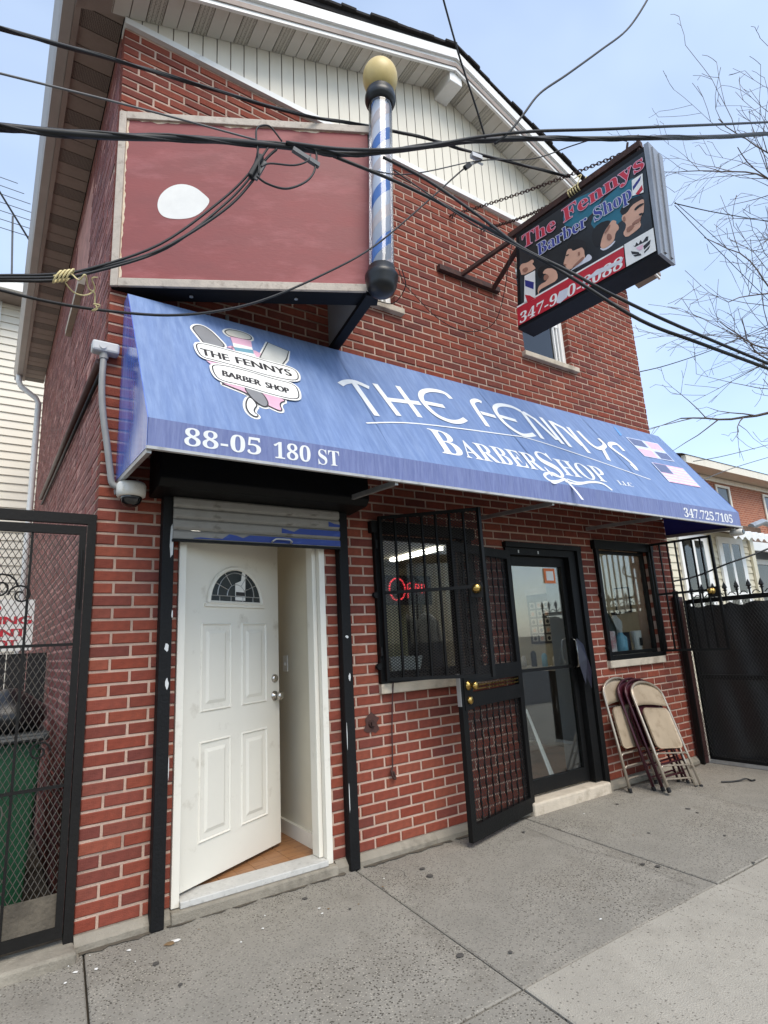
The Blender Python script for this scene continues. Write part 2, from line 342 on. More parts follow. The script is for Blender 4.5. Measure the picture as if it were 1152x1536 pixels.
def sidewalk_mat(name, c, speck, dark, amount):
    m = mat(name, c, .95, .14, 2.2, .55, 160, spec=.15, col2=dark, c2=(.5,.82), c2scale=1.9, detail=8)
    nt = m.node_tree; N = nt.nodes; Lk = nt.links; b = N['Principled BSDF']
    src = b.inputs['Base Color'].links[0].from_socket
    tc = N.new('ShaderNodeTexCoord')
    for (sc, col, lo, hi, rndlo) in ((70, speck, .24, .36, amount), (85, rgb(172,165,151), .18, .3, amount*.8), (42, rgb(84,79,71), .14, .24, amount*.3)):
        vo = N.new('ShaderNodeTexVoronoi'); vo.inputs['Scale'].default_value = sc; Lk.new(tc.outputs['Object'], vo.inputs['Vector'])
        r = N.new('ShaderNodeValToRGB'); r.color_ramp.elements[0].position = lo; r.color_ramp.elements[0].color = (1,1,1,1); r.color_ramp.elements[1].position = hi; r.color_ramp.elements[1].color = (0,0,0,1)
        Lk.new(vo.outputs['Distance'], r.inputs['Fac'])
        sep = N.new('ShaderNodeSeparateColor'); Lk.new(vo.outputs['Color'], sep.inputs['Color'])
        lt = N.new('ShaderNodeMath'); lt.operation = 'LESS_THAN'; lt.inputs[1].default_value = rndlo; Lk.new(sep.outputs[0], lt.inputs[0])
        # worn patches where more of the stone shows
        np_ = N.new('ShaderNodeTexNoise'); np_.inputs['Scale'].default_value = 1.3; np_.inputs['Detail'].default_value = 3; Lk.new(tc.outputs['Object'], np_.inputs['Vector'])
        rp = N.new('ShaderNodeMapRange'); rp.inputs['From Min'].default_value = .42; rp.inputs['From Max'].default_value = .6; rp.inputs['To Min'].default_value = .45; Lk.new(np_.outputs['Fac'], rp.inputs['Value'])
        mu = N.new('ShaderNodeMath'); mu.operation = 'MULTIPLY'; Lk.new(r.outputs['Color'], mu.inputs[0]); Lk.new(lt.outputs['Value'], mu.inputs[1])
        mu2 = N.new('ShaderNodeMath'); mu2.operation = 'MULTIPLY'; Lk.new(mu.outputs['Value'], mu2.inputs[0]); Lk.new(rp.outputs['Result'], mu2.inputs[1])
        mx = N.new('ShaderNodeMixRGB'); mx.inputs[2].default_value = col; Lk.new(mu2.outputs['Value'], mx.inputs[0]); Lk.new(src, mx.inputs[1]); src = mx.outputs['Color']
    Lk.new(src, b.inputs['Base Color'])
sidewalk_mat('slab_rough', rgb(139,134,124), rgb(76,71,63), rgb(111,105,95), .85)
sidewalk_mat('slab_smooth', rgb(162,156,144), rgb(112,107,98), rgb(136,130,119), .3)
def perforated(name, c, hole):
    m = mat(name, c, .6, .05, 3); nt = m.node_tree; N = nt.nodes; Lk = nt.links; b = N['Principled BSDF']; src = b.inputs['Base Color'].links[0].from_socket
    tc = N.new('ShaderNodeTexCoord'); vo = N.new('ShaderNodeTexVoronoi'); vo.inputs['Scale'].default_value = 95; vo.inputs['Randomness'].default_value = .15; Lk.new(tc.outputs['Object'], vo.inputs['Vector'])
    r = N.new('ShaderNodeValToRGB'); r.color_ramp.elements[0].position = .33; r.color_ramp.elements[0].color = (1,1,1,1); r.color_ramp.elements[1].position = .42; r.color_ramp.elements[1].color = (0,0,0,1)
    Lk.new(vo.outputs['Distance'], r.inputs['Fac']); mx = N.new('ShaderNodeMixRGB'); mx.inputs[2].default_value = hole; Lk.new(r.outputs['Color'], mx.inputs[0]); Lk.new(src, mx.inputs[1]); Lk.new(mx.outputs['Color'], b.inputs['Base Color'])
perforated('soffit_vent', rgb(190,184,170), rgb(104,98,88)); perforated('eave_vent', rgb(136,122,112), rgb(70,62,57))
FENNYS = [[(1.3709, 0.5093), (1.4341, 0.455), (1.5228, 0.4245), (1.619, 0.4603)], [(1.5001, 0.4328), (1.5398, 0.8143)], [(1.6975, 0.3834), (1.741, 0.7561)], [(1.9181, 0.3336), (1.9415, 0.7135)], [(1.7417, 0.5636), (2.0392, 0.5142)], [(2.4397, 0.3257), (2.4057, 0.2562), (2.2784, 0.2639), (2.1604, 0.3244), (2.0943, 0.4175), (2.0871, 0.5237), (2.1329, 0.635), (2.2323, 0.6781), (2.3387, 0.6566), (2.4325, 0.5978)], [(2.1109, 0.4853), (2.2873, 0.476)], [(2.81, 0.2564), (2.7724, 0.2403), (2.7044, 0.2751), (2.6681, 0.3437), (2.6439, 0.6322)], [(2.6913, 0.4401), (2.8459, 0.4464)], [(3.2923, 0.24), (3.2091, 0.1976), (3.0709, 0.2113), (2.9574, 0.2753), (2.9071, 0.3657), (2.905, 0.5118), (2.9721, 0.615), (3.0569, 0.6435), (3.202, 0.5931)], [(2.9071, 0.4183), (3.1001, 0.4329)], [(3.3044, 0.2364), (3.2697, 0.6376)], [(3.3184, 0.2435), (3.4078, 0.3184), (3.479, 0.6016)], [(3.5298, 0.2611), (3.519, 0.6483)], [(3.6327, 0.2845), (3.5987, 0.6715)], [(3.6427, 0.2977), (3.76, 0.3569), (3.8186, 0.6067)], [(3.8535, 0.3207), (3.8254, 0.7048)], [(3.9708, 0.3476), (3.9891, 0.5238), (4.0523, 0.5864), (4.1646, 0.5502), (4.2484, 0.486), (4.2415, 0.3955)], [(4.1502, 0.5534), (4.0552, 0.7578)], [(4.5186, 0.5238), (4.5075, 0.4261), (4.404, 0.4337), (4.3244, 0.4913), (4.3439, 0.5552), (4.4116, 0.6639), (4.4323, 0.7585), (4.4065, 0.8279)], [(4.4013, 0.7427), (4.4096, 0.8294)]]
UNDERLINE = [(1.4122, 0.9265), (1.8724, 0.8059), (2.8069, 0.6968), (3.099, 0.6828), (3.7227, 0.7842), (4.4974, 0.9443)]
BARB_base = [(1.9353, 1.1118), (3.755, 1.1135), (2.9786, 1.1089), (2.0946, 1.1027)]
BARB_top = [(1.9267, 0.8413), (2.233, 0.9096), (3.7966, 0.9301)]
LLC = [(3.857, 1.1144), (4.0718, 1.1158), (3.8874, 1.062)]
SCISS = [[(3.116, 1.402), (3.1239, 1.3148), (3.1164, 1.2165), (3.1072, 1.1729), (3.0072, 1.2119), (2.9059, 1.2286), (2.8709, 1.1906), (2.9099, 1.1461), (3.0138, 1.1209), (3.0627, 1.1578)], [(3.1072, 1.1729), (2.9359, 1.2456), (2.8959, 1.2412)], [(3.0854, 1.1991), (3.2127, 1.2123), (3.4337, 1.1535), (3.5914, 1.1471), (3.6523, 1.2185)], [(3.1339, 1.1684), (3.2448, 1.1889), (3.4287, 1.1591)]]
SMEAR = [(2.9492, 0.6368), (3.2202, 0.6481), (3.1396, 0.9924), (3.0097, 1.041)]
FLAG1 = [(4.8516, 0.2233), (5.4699, 0.1886), (5.4332, 0.5051), (4.8501, 0.5365)]
FLAG2 = [(4.864, 0.6235), (5.4624, 0.6087), (5.4184, 0.9139), (4.8301, 0.922)]
TAPE = [(4.7983, 0.0679), (4.8359, 0.0499), (4.8191, 0.1964), (4.7588, 0.2269)]
ADDR = [(0.2507, 2.2564), (1.1037, 2.2717), (0.27, 2.3481), (1.1187, 2.3518)]
PHONE = [(4.6618, 2.2497), (5.546, 2.2539), (4.6674, 2.3304), (5.5418, 2.3352)]
LOGO = [('gray', [(0.4337, 0.2287), (0.4624, 0.1817), (0.509, 0.1683), (0.5515, 0.2134), (0.5779, 0.2713), (0.6248, 0.3873), (0.4812, 0.4028), (0.4645, 0.3433), (0.4376, 0.2618)]), ('pink', [(0.6184, 0.3732), (0.6518, 0.3408), (0.6592, 0.3972), (0.814, 0.4145), (0.8485, 0.3478), (0.8142, 0.328)]), ('cream', [(0.6422, 0.1677), (0.6836, 0.1228), (0.773, 0.1115), (0.8314, 0.1389), (0.8115, 0.2075), (0.6706, 0.2173), (0.6504, 0.2001)]), ('pink', [(0.6698, 0.2213), (0.8115, 0.2075), (0.7991, 0.296), (0.6708, 0.2989)]), ('white', [(0.6708, 0.2989), (0.7991, 0.296), (0.7967, 0.3288), (0.6679, 0.3523)]), ('teal', [(0.6679, 0.3523), (0.7967, 0.3288), (0.7934, 0.3789), (0.6705, 0.3956)]), ('white', [(0.6705, 0.3956), (0.7934, 0.3789), (0.8053, 0.4317), (0.6751, 0.4323)]), ('blade', [(0.9342, 0.1737), (1.0723, 0.222), (1.0245, 0.3424), (0.9618, 0.4466), (0.8246, 0.41)]), ('pink', [(0.4589, 0.5972), (0.664, 0.5992), (0.8627, 0.6092), (0.8704, 0.6539), (0.6615, 0.6547), (0.4788, 0.6275)]), ('pink', [(0.4978, 0.8054), (0.624, 0.7961), (0.7411, 0.8137), (0.8987, 0.8493), (0.8261, 0.9015), (0.8334, 0.9935), (0.7443, 0.9483), (0.6519, 0.8656), (0.5433, 0.8248)]), ('gray', [(0.6331, 0.7928), (0.7411, 0.8137), (0.761, 0.915), (0.7401, 0.9663), (0.7057, 0.9672), (0.6603, 0.9052)]), ('white', [(0.6543, 0.8861), (0.6846, 0.9669), (0.6558, 1.0097), (0.6461, 1.046), (0.669, 1.0723), (0.6406, 1.0896), (0.6085, 1.0505), (0.6134, 0.9687)]), ('white', [(0.4275, 0.4195), (0.5063, 0.4078), (0.7002, 0.4213), (0.8839, 0.4445), (1.0416, 0.4486), (1.061, 0.5174), (1.0253, 0.6082), (0.842, 0.617), (0.6482, 0.5898), (0.5128, 0.5746), (0.4375, 0.5752), (0.4205, 0.4958)]), ('white', [(0.4886, 0.6189), (0.6702, 0.6125), (0.8541, 0.6442), (0.9965, 0.6476), (0.9992, 0.7485), (0.9664, 0.8305), (0.8089, 0.8274), (0.6256, 0.7882), (0.5005, 0.79), (0.4773, 0.711)])]
LT1 = [(0.4377, 0.547), (0.9988, 0.5609), (0.4537, 0.4696)]
LT2 = [(0.527, 0.7334), (0.9228, 0.7773), (0.5397, 0.6716)]
B_corners = [(0.6669, 4.5851), (1.8175, 4.5891), (1.7533, 3.7429), (0.5598, 3.7476)]
B_inner = [(0.69, 4.442), (1.7618, 4.5389), (1.7204, 3.8824), (0.6069, 3.7976)]
B_the = [(0.7121, 4.4622), (1.0243, 4.4009), (0.7056, 4.5497), (1.1058, 4.4183), (1.4025, 4.4152), (1.789, 4.4387), (1.79, 4.5242)]
B_barb = [(0.8473, 4.2812), (1.2857, 4.2533), (0.8482, 4.3771), (1.3517, 4.2623), (1.635, 4.2584), (1.6247, 4.3597)]
B_red = [(0.5747, 3.9201), (1.5322, 3.9243), (1.5108, 3.7668), (0.5615, 3.775)]
B_white = [(1.5351, 3.9267), (1.7476, 3.9438), (1.7289, 3.7729), (1.5108, 3.7668)]
B_phone = [(0.5884, 3.7777), (0.9543, 3.7778), (0.6073, 3.8556), (1.0465, 3.7741), (1.1211, 3.7711), (1.1824, 3.789), (1.4965, 3.7751), (1.4982, 3.872)]
B_patch = [(0.9592, 3.813), (0.9898, 3.8645), (1.0662, 3.8603), (1.0484, 3.7879), (0.9844, 3.7696), (0.9553, 3.7849)]
B_smear = [(1.1892, 3.8364), (1.3083, 3.8703), (1.4812, 3.847), (1.5151, 3.8548), (1.4973, 3.8235), (1.3575, 3.8276), (1.2464, 3.8334), (1.2007, 3.8153)]
B_art = [('skin', [(1.0987, 4.1741), (1.1348, 4.1621), (1.1411, 4.1343), (1.1873, 4.1263), (1.2516, 4.1134), (1.2302, 4.0327), (1.2314, 4.0186), (1.1216, 3.9963), (1.0819, 4.0058), (1.064, 4.0504), (1.0497, 4.0726), (1.0779, 4.1247)]), ('hair', [(1.1059, 4.1765), (1.104, 4.2123), (1.1266, 4.2258), (1.1803, 4.2194), (1.2398, 4.1681), (1.2636, 4.106), (1.2436, 4.058), (1.2302, 4.0327), (1.2339, 4.1043), (1.1895, 4.1419), (1.1411, 4.1343), (1.1348, 4.1621)]), ('cape', [(1.2314, 4.0186), (1.2607, 4.0409), (1.2868, 3.9985), (1.2774, 3.9778), (1.2131, 3.9828), (1.1064, 3.9848), (1.0928, 3.9858)]), ('skin', [(1.4556, 4.1735), (1.4758, 4.1873), (1.5041, 4.1607), (1.4977, 4.1418), (1.5122, 4.1206), (1.5145, 4.0885), (1.4844, 4.0773), (1.4694, 4.0256), (1.4347, 4.0091), (1.3827, 4.0028), (1.3577, 4.0338), (1.3719, 4.0795), (1.4017, 4.1307)]), ('hair', [(1.3056, 4.1928), (1.3716, 4.2291), (1.4632, 4.1996), (1.4546, 4.1664), (1.4027, 4.1379), (1.3675, 4.0745), (1.3441, 4.0422), (1.3106, 4.0708)]), ('cape', [(1.3572, 4.0302), (1.3827, 4.0028), (1.4341, 4.0056), (1.4709, 4.0208), (1.4739, 4.0075), (1.4315, 3.988), (1.3808, 3.9901), (1.3585, 4.0139)]), ('skin', [(1.5442, 4.1685), (1.5812, 4.1818), (1.6209, 4.2156), (1.661, 4.2105), (1.7136, 4.2038), (1.7091, 4.1543), (1.6998, 4.1158), (1.6977, 4.1023), (1.6785, 4.0855), (1.6632, 4.051), (1.667, 4.0113), (1.6212, 3.9965), (1.5517, 3.9886), (1.5348, 4.0372), (1.559, 4.0594), (1.5685, 4.0987), (1.5453, 4.1294)]), ('hair', [(1.5485, 4.1733), (1.5388, 4.2261), (1.5781, 4.2531), (1.6479, 4.2578), (1.6987, 4.2369), (1.7165, 4.2016), (1.6671, 4.2062), (1.626, 4.2044), (1.5864, 4.1706)]), ('beard', [(1.606, 4.0739), (1.6603, 4.0753), (1.6785, 4.0855), (1.6662, 4.049), (1.6296, 4.0508), (1.609, 4.0493)]), ('skin', [(0.6573, 4.2746), (0.684, 4.2958), (0.7363, 4.2722), (0.7912, 4.2759), (0.8019, 4.2406), (0.7787, 4.2398), (0.8036, 4.1962), (0.808, 4.1721), (0.6699, 4.1864), (0.6641, 4.2338)]), ('skin', [(0.8586, 4.1), (0.8992, 4.1261), (0.9666, 4.0867), (0.9943, 4.029), (0.9864, 3.9715), (0.8934, 3.975), (0.8123, 3.9776), (0.8062, 3.9317), (0.7983, 3.9853), (0.8255, 4.0198), (0.8987, 4.0139), (0.9066, 4.0725)]), ('hair', [(0.83, 4.1664), (0.889, 4.1603), (0.9384, 4.1453), (0.967, 4.0899), (0.8992, 4.1261), (0.8586, 4.1), (0.8386, 4.0619), (0.8159, 4.1174)]), ('beard', [(1.182, 4.099), (1.1964, 4.097), (1.2003, 4.0777), (1.1903, 4.0635), (1.1797, 4.0733)]), ('hair', [(1.0792, 4.1342), (1.1029, 4.1302), (1.1119, 4.1212), (1.0911, 4.1201)]), ('beard', [(1.0602, 4.0732), (1.0813, 4.0505), (1.0704, 4.0467), (1.0552, 4.0624)]), ('beard', [(1.1305, 4.0113), (1.1941, 4.0343), (1.2211, 4.0382), (1.2284, 4.0204), (1.1827, 4.0008), (1.1216, 3.9963)]), ('beard', [(1.4274, 4.1064), (1.4528, 4.0823), (1.4541, 4.0429), (1.4256, 4.0456), (1.4155, 4.0752)]), ('beard', [(1.4006, 4.1236), (1.4546, 4.1664), (1.459, 4.1479), (1.4174, 4.1128)]), ('hair', [(1.6372, 4.1663), (1.6761, 4.1773), (1.7113, 4.1678), (1.7062, 4.1563), (1.6729, 4.1568), (1.6443, 4.1463)]), ('hair', [(1.6655, 4.1092), (1.6972, 4.0989), (1.6785, 4.0855), (1.6639, 4.0991)]), ('beard', [(1.6338, 4.078), (1.6663, 4.0713), (1.6662, 4.049), (1.6296, 4.0508), (1.6039, 4.0602)]), ('beard', [(1.5527, 4.1551), (1.5706, 4.1583), (1.5717, 4.1195), (1.5538, 4.1161)]), ('beard', [(1.5622, 4.0574), (1.6039, 4.0602), (1.6275, 4.0372), (1.5695, 4.0148)]), ('beard', [(0.677, 4.241), (0.7319, 4.2383), (0.7428, 4.2028), (0.7029, 4.1968)]), ('beard', [(0.8698, 4.0724), (0.9066, 4.0725), (0.9225, 4.0284), (0.8705, 4.0228)])]
B_pole1 = [(0.6994, 4.1696), (0.8027, 4.1608), (0.7746, 3.9205), (0.6642, 3.9291)]
B_p1b = [(0.6986, 4.1337), (0.7789, 4.067), (0.7674, 4.0093), (0.6953, 4.0777)]
B_p1r = [(0.682, 4.0057), (0.7282, 3.9736), (0.7711, 3.9224), (0.6987, 3.9252)]
B_pole2 = [(1.6579, 4.3891), (1.7358, 4.3888), (1.7211, 4.2436), (1.6428, 4.2691)]
B_p2b = [(1.6566, 4.336), (1.7241, 4.3784), (1.7127, 4.3485), (1.6554, 4.3061)]
B_p2r = [(1.6664, 4.2675), (1.7194, 4.3055), (1.7201, 4.267), (1.6872, 4.2489)]
B_teal = [(1.1705, 4.5472), (1.3998, 4.4929), (1.5066, 4.4606), (1.3136, 4.2953), (1.1101, 4.3373), (1.0975, 4.4711)]
B_crown = [[(1.5927, 3.8993), (1.6045, 3.8882), (1.6178, 3.9095), (1.631, 3.8865), (1.6478, 3.9091), (1.6572, 3.8847), (1.6873, 3.9096), (1.7027, 3.9035), (1.695, 3.8755), (1.6034, 3.8815)], [(1.5709, 3.8682), (1.6221, 3.8295), (1.6261, 3.8125), (1.5766, 3.8389)], [(1.659, 3.8543), (1.7137, 3.871), (1.7027, 3.8417), (1.6609, 3.824)], [(1.5817, 3.8284), (1.6327, 3.8121), (1.6366, 3.7951), (1.5925, 3.8108)], [(1.6588, 3.8107), (1.7046, 3.8333), (1.6916, 3.8124), (1.6567, 3.7975)], [(1.6085, 3.871), (1.6611, 3.8676), (1.6499, 3.8381), (1.6297, 3.8358)]]
RED_OVAL = [(0.2516, 4.0698), (0.2695, 4.1448), (0.3289, 4.2079), (0.4024, 4.2322), (0.4813, 4.2115), (0.5445, 4.1547), (0.5824, 4.1117), (0.538, 4.0349), (0.4773, 3.9828), (0.3963, 3.9643), (0.3071, 3.9698), (0.2657, 4.0068)]
RED_c = [(0.0013, 4.7307), (1.6461, 4.7853), (1.5825, 3.4674), (-0.0007, 3.4928), (0.0451, 4.6762), (0.0425, 3.5534)]
RED_strip = [(0.0286, 4.675), (0.0574, 4.6771), (0.0603, 4.511), (0.0494, 4.3826), (0.0639, 4.2327), (0.0463, 4.0837), (0.0606, 3.9389), (0.0433, 3.7952), (0.0563, 3.6785), (0.0393, 3.5395), (0.0316, 3.5393)]
WIRES = {'main': (0.016, [(-0.66, -1.5, 2.975), (-0.557, -1.5, 3.015), (-0.263, -1.5, 3.134), (0.095, -1.5, 3.307), (0.477, -1.5, 3.467), (0.755, -1.5, 3.568), (1.038, -1.55, 3.688), (1.46, -1.65, 3.877), (1.894, -1.75, 4.034), (2.315, -1.9, 4.124), (2.675, -2.05, 4.187), (3.469, -2.1, 4.571), (4.673, -2.15, 5.201)]), 'main2': (0.01, [(0.468, -1.52, 3.467), (0.775, -1.53, 3.579), (1.128, -1.6, 3.707), (1.512, -1.7, 3.89), (1.834, -1.8, 4.008), (2.243, -1.95, 4.107), (2.745, -2.05, 4.307), (3.632, -2.1, 4.765), (4.743, -2.15, 5.353)]), 'drop': (0.012, [(-0.767, -0.9, 4.025), (-0.627, -0.85, 4.104), (-0.21, -0.75, 4.319), (0.322, -0.68, 4.521), (0.989, -0.64, 4.722), (1.547, -0.63, 4.943), (1.988, -0.75, 4.959), (2.295, -0.85, 4.922), (2.711, -1.0, 4.875), (3.117, -1.15, 4.836)]), 'thin_l': (0.005, [(-0.685, -1.45, 3.246), (-0.576, -1.45, 3.272), (-0.154, -1.48, 3.344), (0.336, -1.5, 3.429)]), 'bun1': (0.006, [(-0.628, -1.3, 2.55), (-0.52, -1.3, 2.595), (-0.384, -1.32, 2.633), (-0.261, -1.34, 2.685), (-0.017, -1.38, 2.859), (0.206, -1.42, 3.123), (0.313, -1.46, 3.274), (0.341, -1.48, 3.346), (0.346, -1.5, 3.42)]), 'bun2': (0.006, [(-0.626, -1.32, 2.531), (-0.519, -1.32, 2.573), (-0.364, -1.34, 2.617), (-0.241, -1.36, 2.669), (0.004, -1.4, 2.836), (0.217, -1.43, 3.101), (0.318, -1.47, 3.254), (0.355, -1.49, 3.344), (0.388, -1.5, 3.415)]), 'bun3': (0.007, [(-0.628, -1.28, 2.542), (-0.519, -1.28, 2.587), (-0.341, -1.3, 2.638), (-0.218, -1.34, 2.706), (-0.021, -1.4, 2.818), (0.217, -1.43, 3.075), (0.331, -1.46, 3.248), (0.384, -1.48, 3.367), (0.429, -1.5, 3.429)]), 'loop1': (0.005, [(0.345, -1.5, 3.257), (0.345, -1.5, 3.338), (0.334, -1.5, 3.445), (0.34, -1.5, 3.494), (0.368, -1.5, 3.523), (0.399, -1.5, 3.533), (0.427, -1.5, 3.512), (0.455, -1.5, 3.484)]), 'loop2': (0.006, [(0.327, -1.52, 3.226), (0.372, -1.52, 3.21), (0.458, -1.52, 3.223), (0.545, -1.52, 3.291), (0.597, -1.52, 3.368), (0.617, -1.52, 3.467), (0.612, -1.5, 3.529)]), 'loop3': (0.005, [(0.344, -1.53, 3.272), (0.384, -1.53, 3.308), (0.493, -1.53, 3.352), (0.56, -1.53, 3.405), (0.586, -1.52, 3.463)]), 'low': (0.007, [(-0.635, -1.2, 2.598), (-0.518, -1.2, 2.597), (-0.372, -1.2, 2.598), (-0.19, -1.18, 2.628), (0.069, -1.15, 2.698), (0.309, -1.12, 2.809), (0.546, -1.1, 2.957), (0.846, -1.1, 3.186), (1.199, -1.1, 3.497), (1.628, -1.1, 3.984), (1.896, -1.15, 4.296), (1.944, -1.2, 4.336)]), 'low2': (0.005, [(1.944, -1.2, 4.336), (2.053, -1.25, 4.385), (2.412, -1.35, 4.49), (2.671, -1.5, 4.605), (2.712, -1.7, 4.518), (3.004, -1.7, 4.638)]), 'thin_m': (0.004, [(0.717, -1.5, 3.53), (1.19, -1.4, 3.739), (1.863, -1.25, 4.27), (2.002, -1.25, 4.359)]), 'diag1': (0.01, [(0.736, -1.5, 3.539), (1.027, -1.6, 3.451), (1.302, -1.75, 3.272), (1.437, -1.9, 3.076), (1.64, -2.05, 2.868), (1.872, -2.2, 2.647), (2.169, -2.3, 2.561), (2.793, -2.4, 2.499)]), 'diag2': (0.009, [(0.973, -1.55, 3.616), (1.155, -1.65, 3.491), (1.341, -1.8, 3.252), (1.42, -1.95, 3.018), (1.527, -2.1, 2.842), (1.69, -2.2, 2.713), (2.012, -2.3, 2.601), (2.804, -2.4, 2.524)]), 'diag3': (0.004, [(0.991, -1.6, 3.511), (1.249, -1.8, 3.195), (1.333, -1.95, 3.013), (1.57, -2.1, 2.834)]), 'up1': (0.006, [(1.106, -1.9, 4.46), (1.194, -1.85, 4.373), (1.314, -1.8, 4.178), (1.443, -1.75, 4.02), (1.552, -1.7, 3.899)]), 'up2': (0.008, [(2.982, -2.1, 5.601), (2.798, -2.08, 5.287), (2.657, -2.0, 5.058), (2.386, -1.95, 4.768), (2.074, -1.9, 4.443), (1.869, -1.85, 4.239), (1.765, -1.8, 4.082), (1.68, -1.75, 3.957), (1.621, -1.7, 3.9)]), 'r1': (0.011, [(8.724, 0.6, 8.345), (9.895, 0.6, 8.7), (11.331, 0.6, 9.175), (13.809, 0.6, 10.007)]), 'r2': (0.008, [(8.71, 0.6, 8.299), (9.666, 0.6, 8.02), (10.776, 0.6, 7.734), (12.545, 0.6, 7.278)]), 'r3': (0.007, [(8.733, 0.6, 8.375), (9.736, 0.6, 8.227), (10.891, 0.6, 8.033), (12.759, 0.6, 7.74)]), 'r4': (0.008, [(6.223, 0.3, 4.501), (6.943, 0.3, 4.767), (8.163, 0.3, 5.277), (9.404, 0.3, 5.844), (11.617, 0.3, 6.902)]), 'far1': (0.012, [(12.682, 3.0, 4.964), (14.345, 3.0, 5.343), (18.14, 3.0, 6.338)]), 'far2': (0.012, [(12.503, 3.0, 4.405), (14.565, 3.0, 5.045), (17.961, 3.0, 5.951)]), 'gatecable': (0.012, [(5.616, -0.05, 1.767), (5.823, -0.2, 1.809), (5.881, -0.5, 1.899), (6.045, -0.7, 1.973), (6.375, -0.9, 2.095)]), 'signwire': (0.004, [(1.602, -0.8, 3.679), (1.875, -0.5, 3.846), (2.232, -0.2, 4.016), (2.562, -0.05, 4.012), (2.844, -0.03, 3.98), (3.118, -0.05, 4.047), (3.146, -0.2, 4.091), (3.051, -0.4, 4.202), (3.038, -0.5, 4.432), (3.052, -0.55, 4.602)]), 'sw2': (0.004, [(1.63, -0.8, 3.684), (1.727, -0.7, 3.651), (1.691, -0.6, 3.569), (1.593, -0.5, 3.61), (1.515, -0.4, 3.547), (1.462, -0.3, 3.481), (1.52, -0.05, 3.472)])}
TWINE = {'twA': [(-0.365, -1.36, 2.61), (-0.317, -1.36, 2.637), (-0.288, -1.38, 2.608), (-0.27, -1.4, 2.623), (-0.247, -1.3, 2.636), (-0.217, -1.22, 2.67), (-0.212, -1.2, 2.639), (-0.202, -1.2, 2.619), (-0.22, -1.2, 2.605), (-0.196, -1.22, 2.624), (-0.219, -1.22, 2.623)], 'twB': [(-0.326, -1.34, 2.608), (-0.296, -1.3, 2.604), (-0.263, -1.28, 2.612), (-0.234, -1.25, 2.647), (-0.221, -1.25, 2.674), (-0.24, -1.32, 2.666), (-0.222, -1.32, 2.678)], 'twC': [(3.098, -1.2, 4.769), (3.165, -1.22, 4.822), (3.123, -1.2, 4.731), (3.187, -1.22, 4.77), (3.131, -1.2, 4.685), (3.236, -1.22, 4.843)]}
# ================================================================== GROUND
GZ = -0.062
g = MB(); g.box(-400, 400, -400, 400, -.5, -.19); ground = struct(g.build('ground', 'asphalt'))
sw = MB(); sw.box(-9, 16, -4.85, .02, -.185, -.10); sidewalk = struct(sw.build('sidewalk', 'dirt'))
def slab(x0, x1, y0, y1, mt, dz):
    k = .095; gap = .0045; h = GZ + dz
    q = [(x0+gap - k*(-y0), y0+gap), (x1-gap - k*(-y0), y0+gap), (x1-gap - k*(-y1), y1-gap), (x0+gap - k*(-y1), y1-gap)]
    m = MB(); b = .006; cxm = sum(p[0] for p in q)/4; cym = sum(p[1] for p in q)/4
    ins = [(p[0] + (b if p[0] < cxm else -b), p[1] + (b if p[1] < cym else -b)) for p in q]
    vs = [(p[0], p[1], -.12) for p in q] + [(p[0], p[1], h-.005) for p in q] + [(p[0], p[1], h) for p in ins]
    m.add(vs, [(0,1,5,4),(1,2,6,5),(2,3,7,6),(3,0,4,7),(4,5,9,8),(5,6,10,9),(6,7,11,10),(7,4,8,11),(8,9,10,11)])
    return m.build('slab', mt, sidewalk)
for j, (ya, yb) in enumerate(((-1.555, .03), (-3.15, -1.555), (-4.6, -3.15))):
    for i in range(-5, 9):
        x0 = .045 + i*1.5
        slab(x0, x0+1.5, ya, yb, 'slab_rough' if (j == 0 or (j == 1 and i <= 0)) else 'slab_smooth', random.uniform(-.003, .003) + (.0 if j else .001))
for i in range(46):                                     # trodden gum spots
    x, y = random.uniform(-.6, 5.2), random.uniform(-2.6, -.1); r0 = random.uniform(.008, .022); m = MB()
    m.prism([(x + r0*random.uniform(.75, 1.15)*math.cos(k*.7), y + r0*random.uniform(.75, 1.15)*math.sin(k*.7)) for k in range(9)], (0,0,GZ+.0045), (1,0,0), (0,1,0), .0012); m.build('gum_spot', 'gum', sidewalk)
for pts in ([(1.60,-.06),(1.66,-.13),(1.70,-.17),(1.74,-.27),(1.70,-.36)], [(2.9,-.02),(2.86,-.3),(2.80,-.7),(2.83,-1.1),(2.77,-1.5)]):
    q = [(p[0]+random.uniform(-.008,.008)+ (pts[min(i+1,len(pts)-1)][0]-p[0])*t, p[1] + (pts[min(i+1,len(pts)-1)][1]-p[1])*t) for i, p in enumerate(pts) for t in (0,.33,.66)]
    MB().ribbon(q, .0026, (0,0,GZ+.0048), (1,0,0), (0,1,0), 0).build('crack', 'crack_dark', sidewalk)
for (xa, xb) in ((.02, .34), (.42, 1.46), (1.6, 2.3), (2.35, 3.1), (4.15, 5.6)):
    n = int((xb-xa)/.03); top = [(xa+(xb-xa)*i/n, -.035) for i in range(n+1)]; bot = [(xa+(xb-xa)*i/n, -.055 - .022*random.random() - .015*math.sin(i*.6)**2) for i in range(n, -1, -1)]
    MB().prism(top+bot, (0,0,GZ+.0042), (1,0,0), (0,1,0), .0016).build('grime_strip', 'dirt', sidewalk)
kb = MB(); kb.box(-9, 16, -4.83, -4.62, -.19, -.07); struct(kb.build('kerb', 'concrete', bevel=.015))
al = MB(); al.box(-1.9, -.02, .03, 12, -.12, -.07); struct(al.build('alley_pavement', 'dirt'))
dv = MB(); dv.box(5.9, 16, .03, 9, -.12, -.08); struct(dv.build('driveway', 'concrete'))

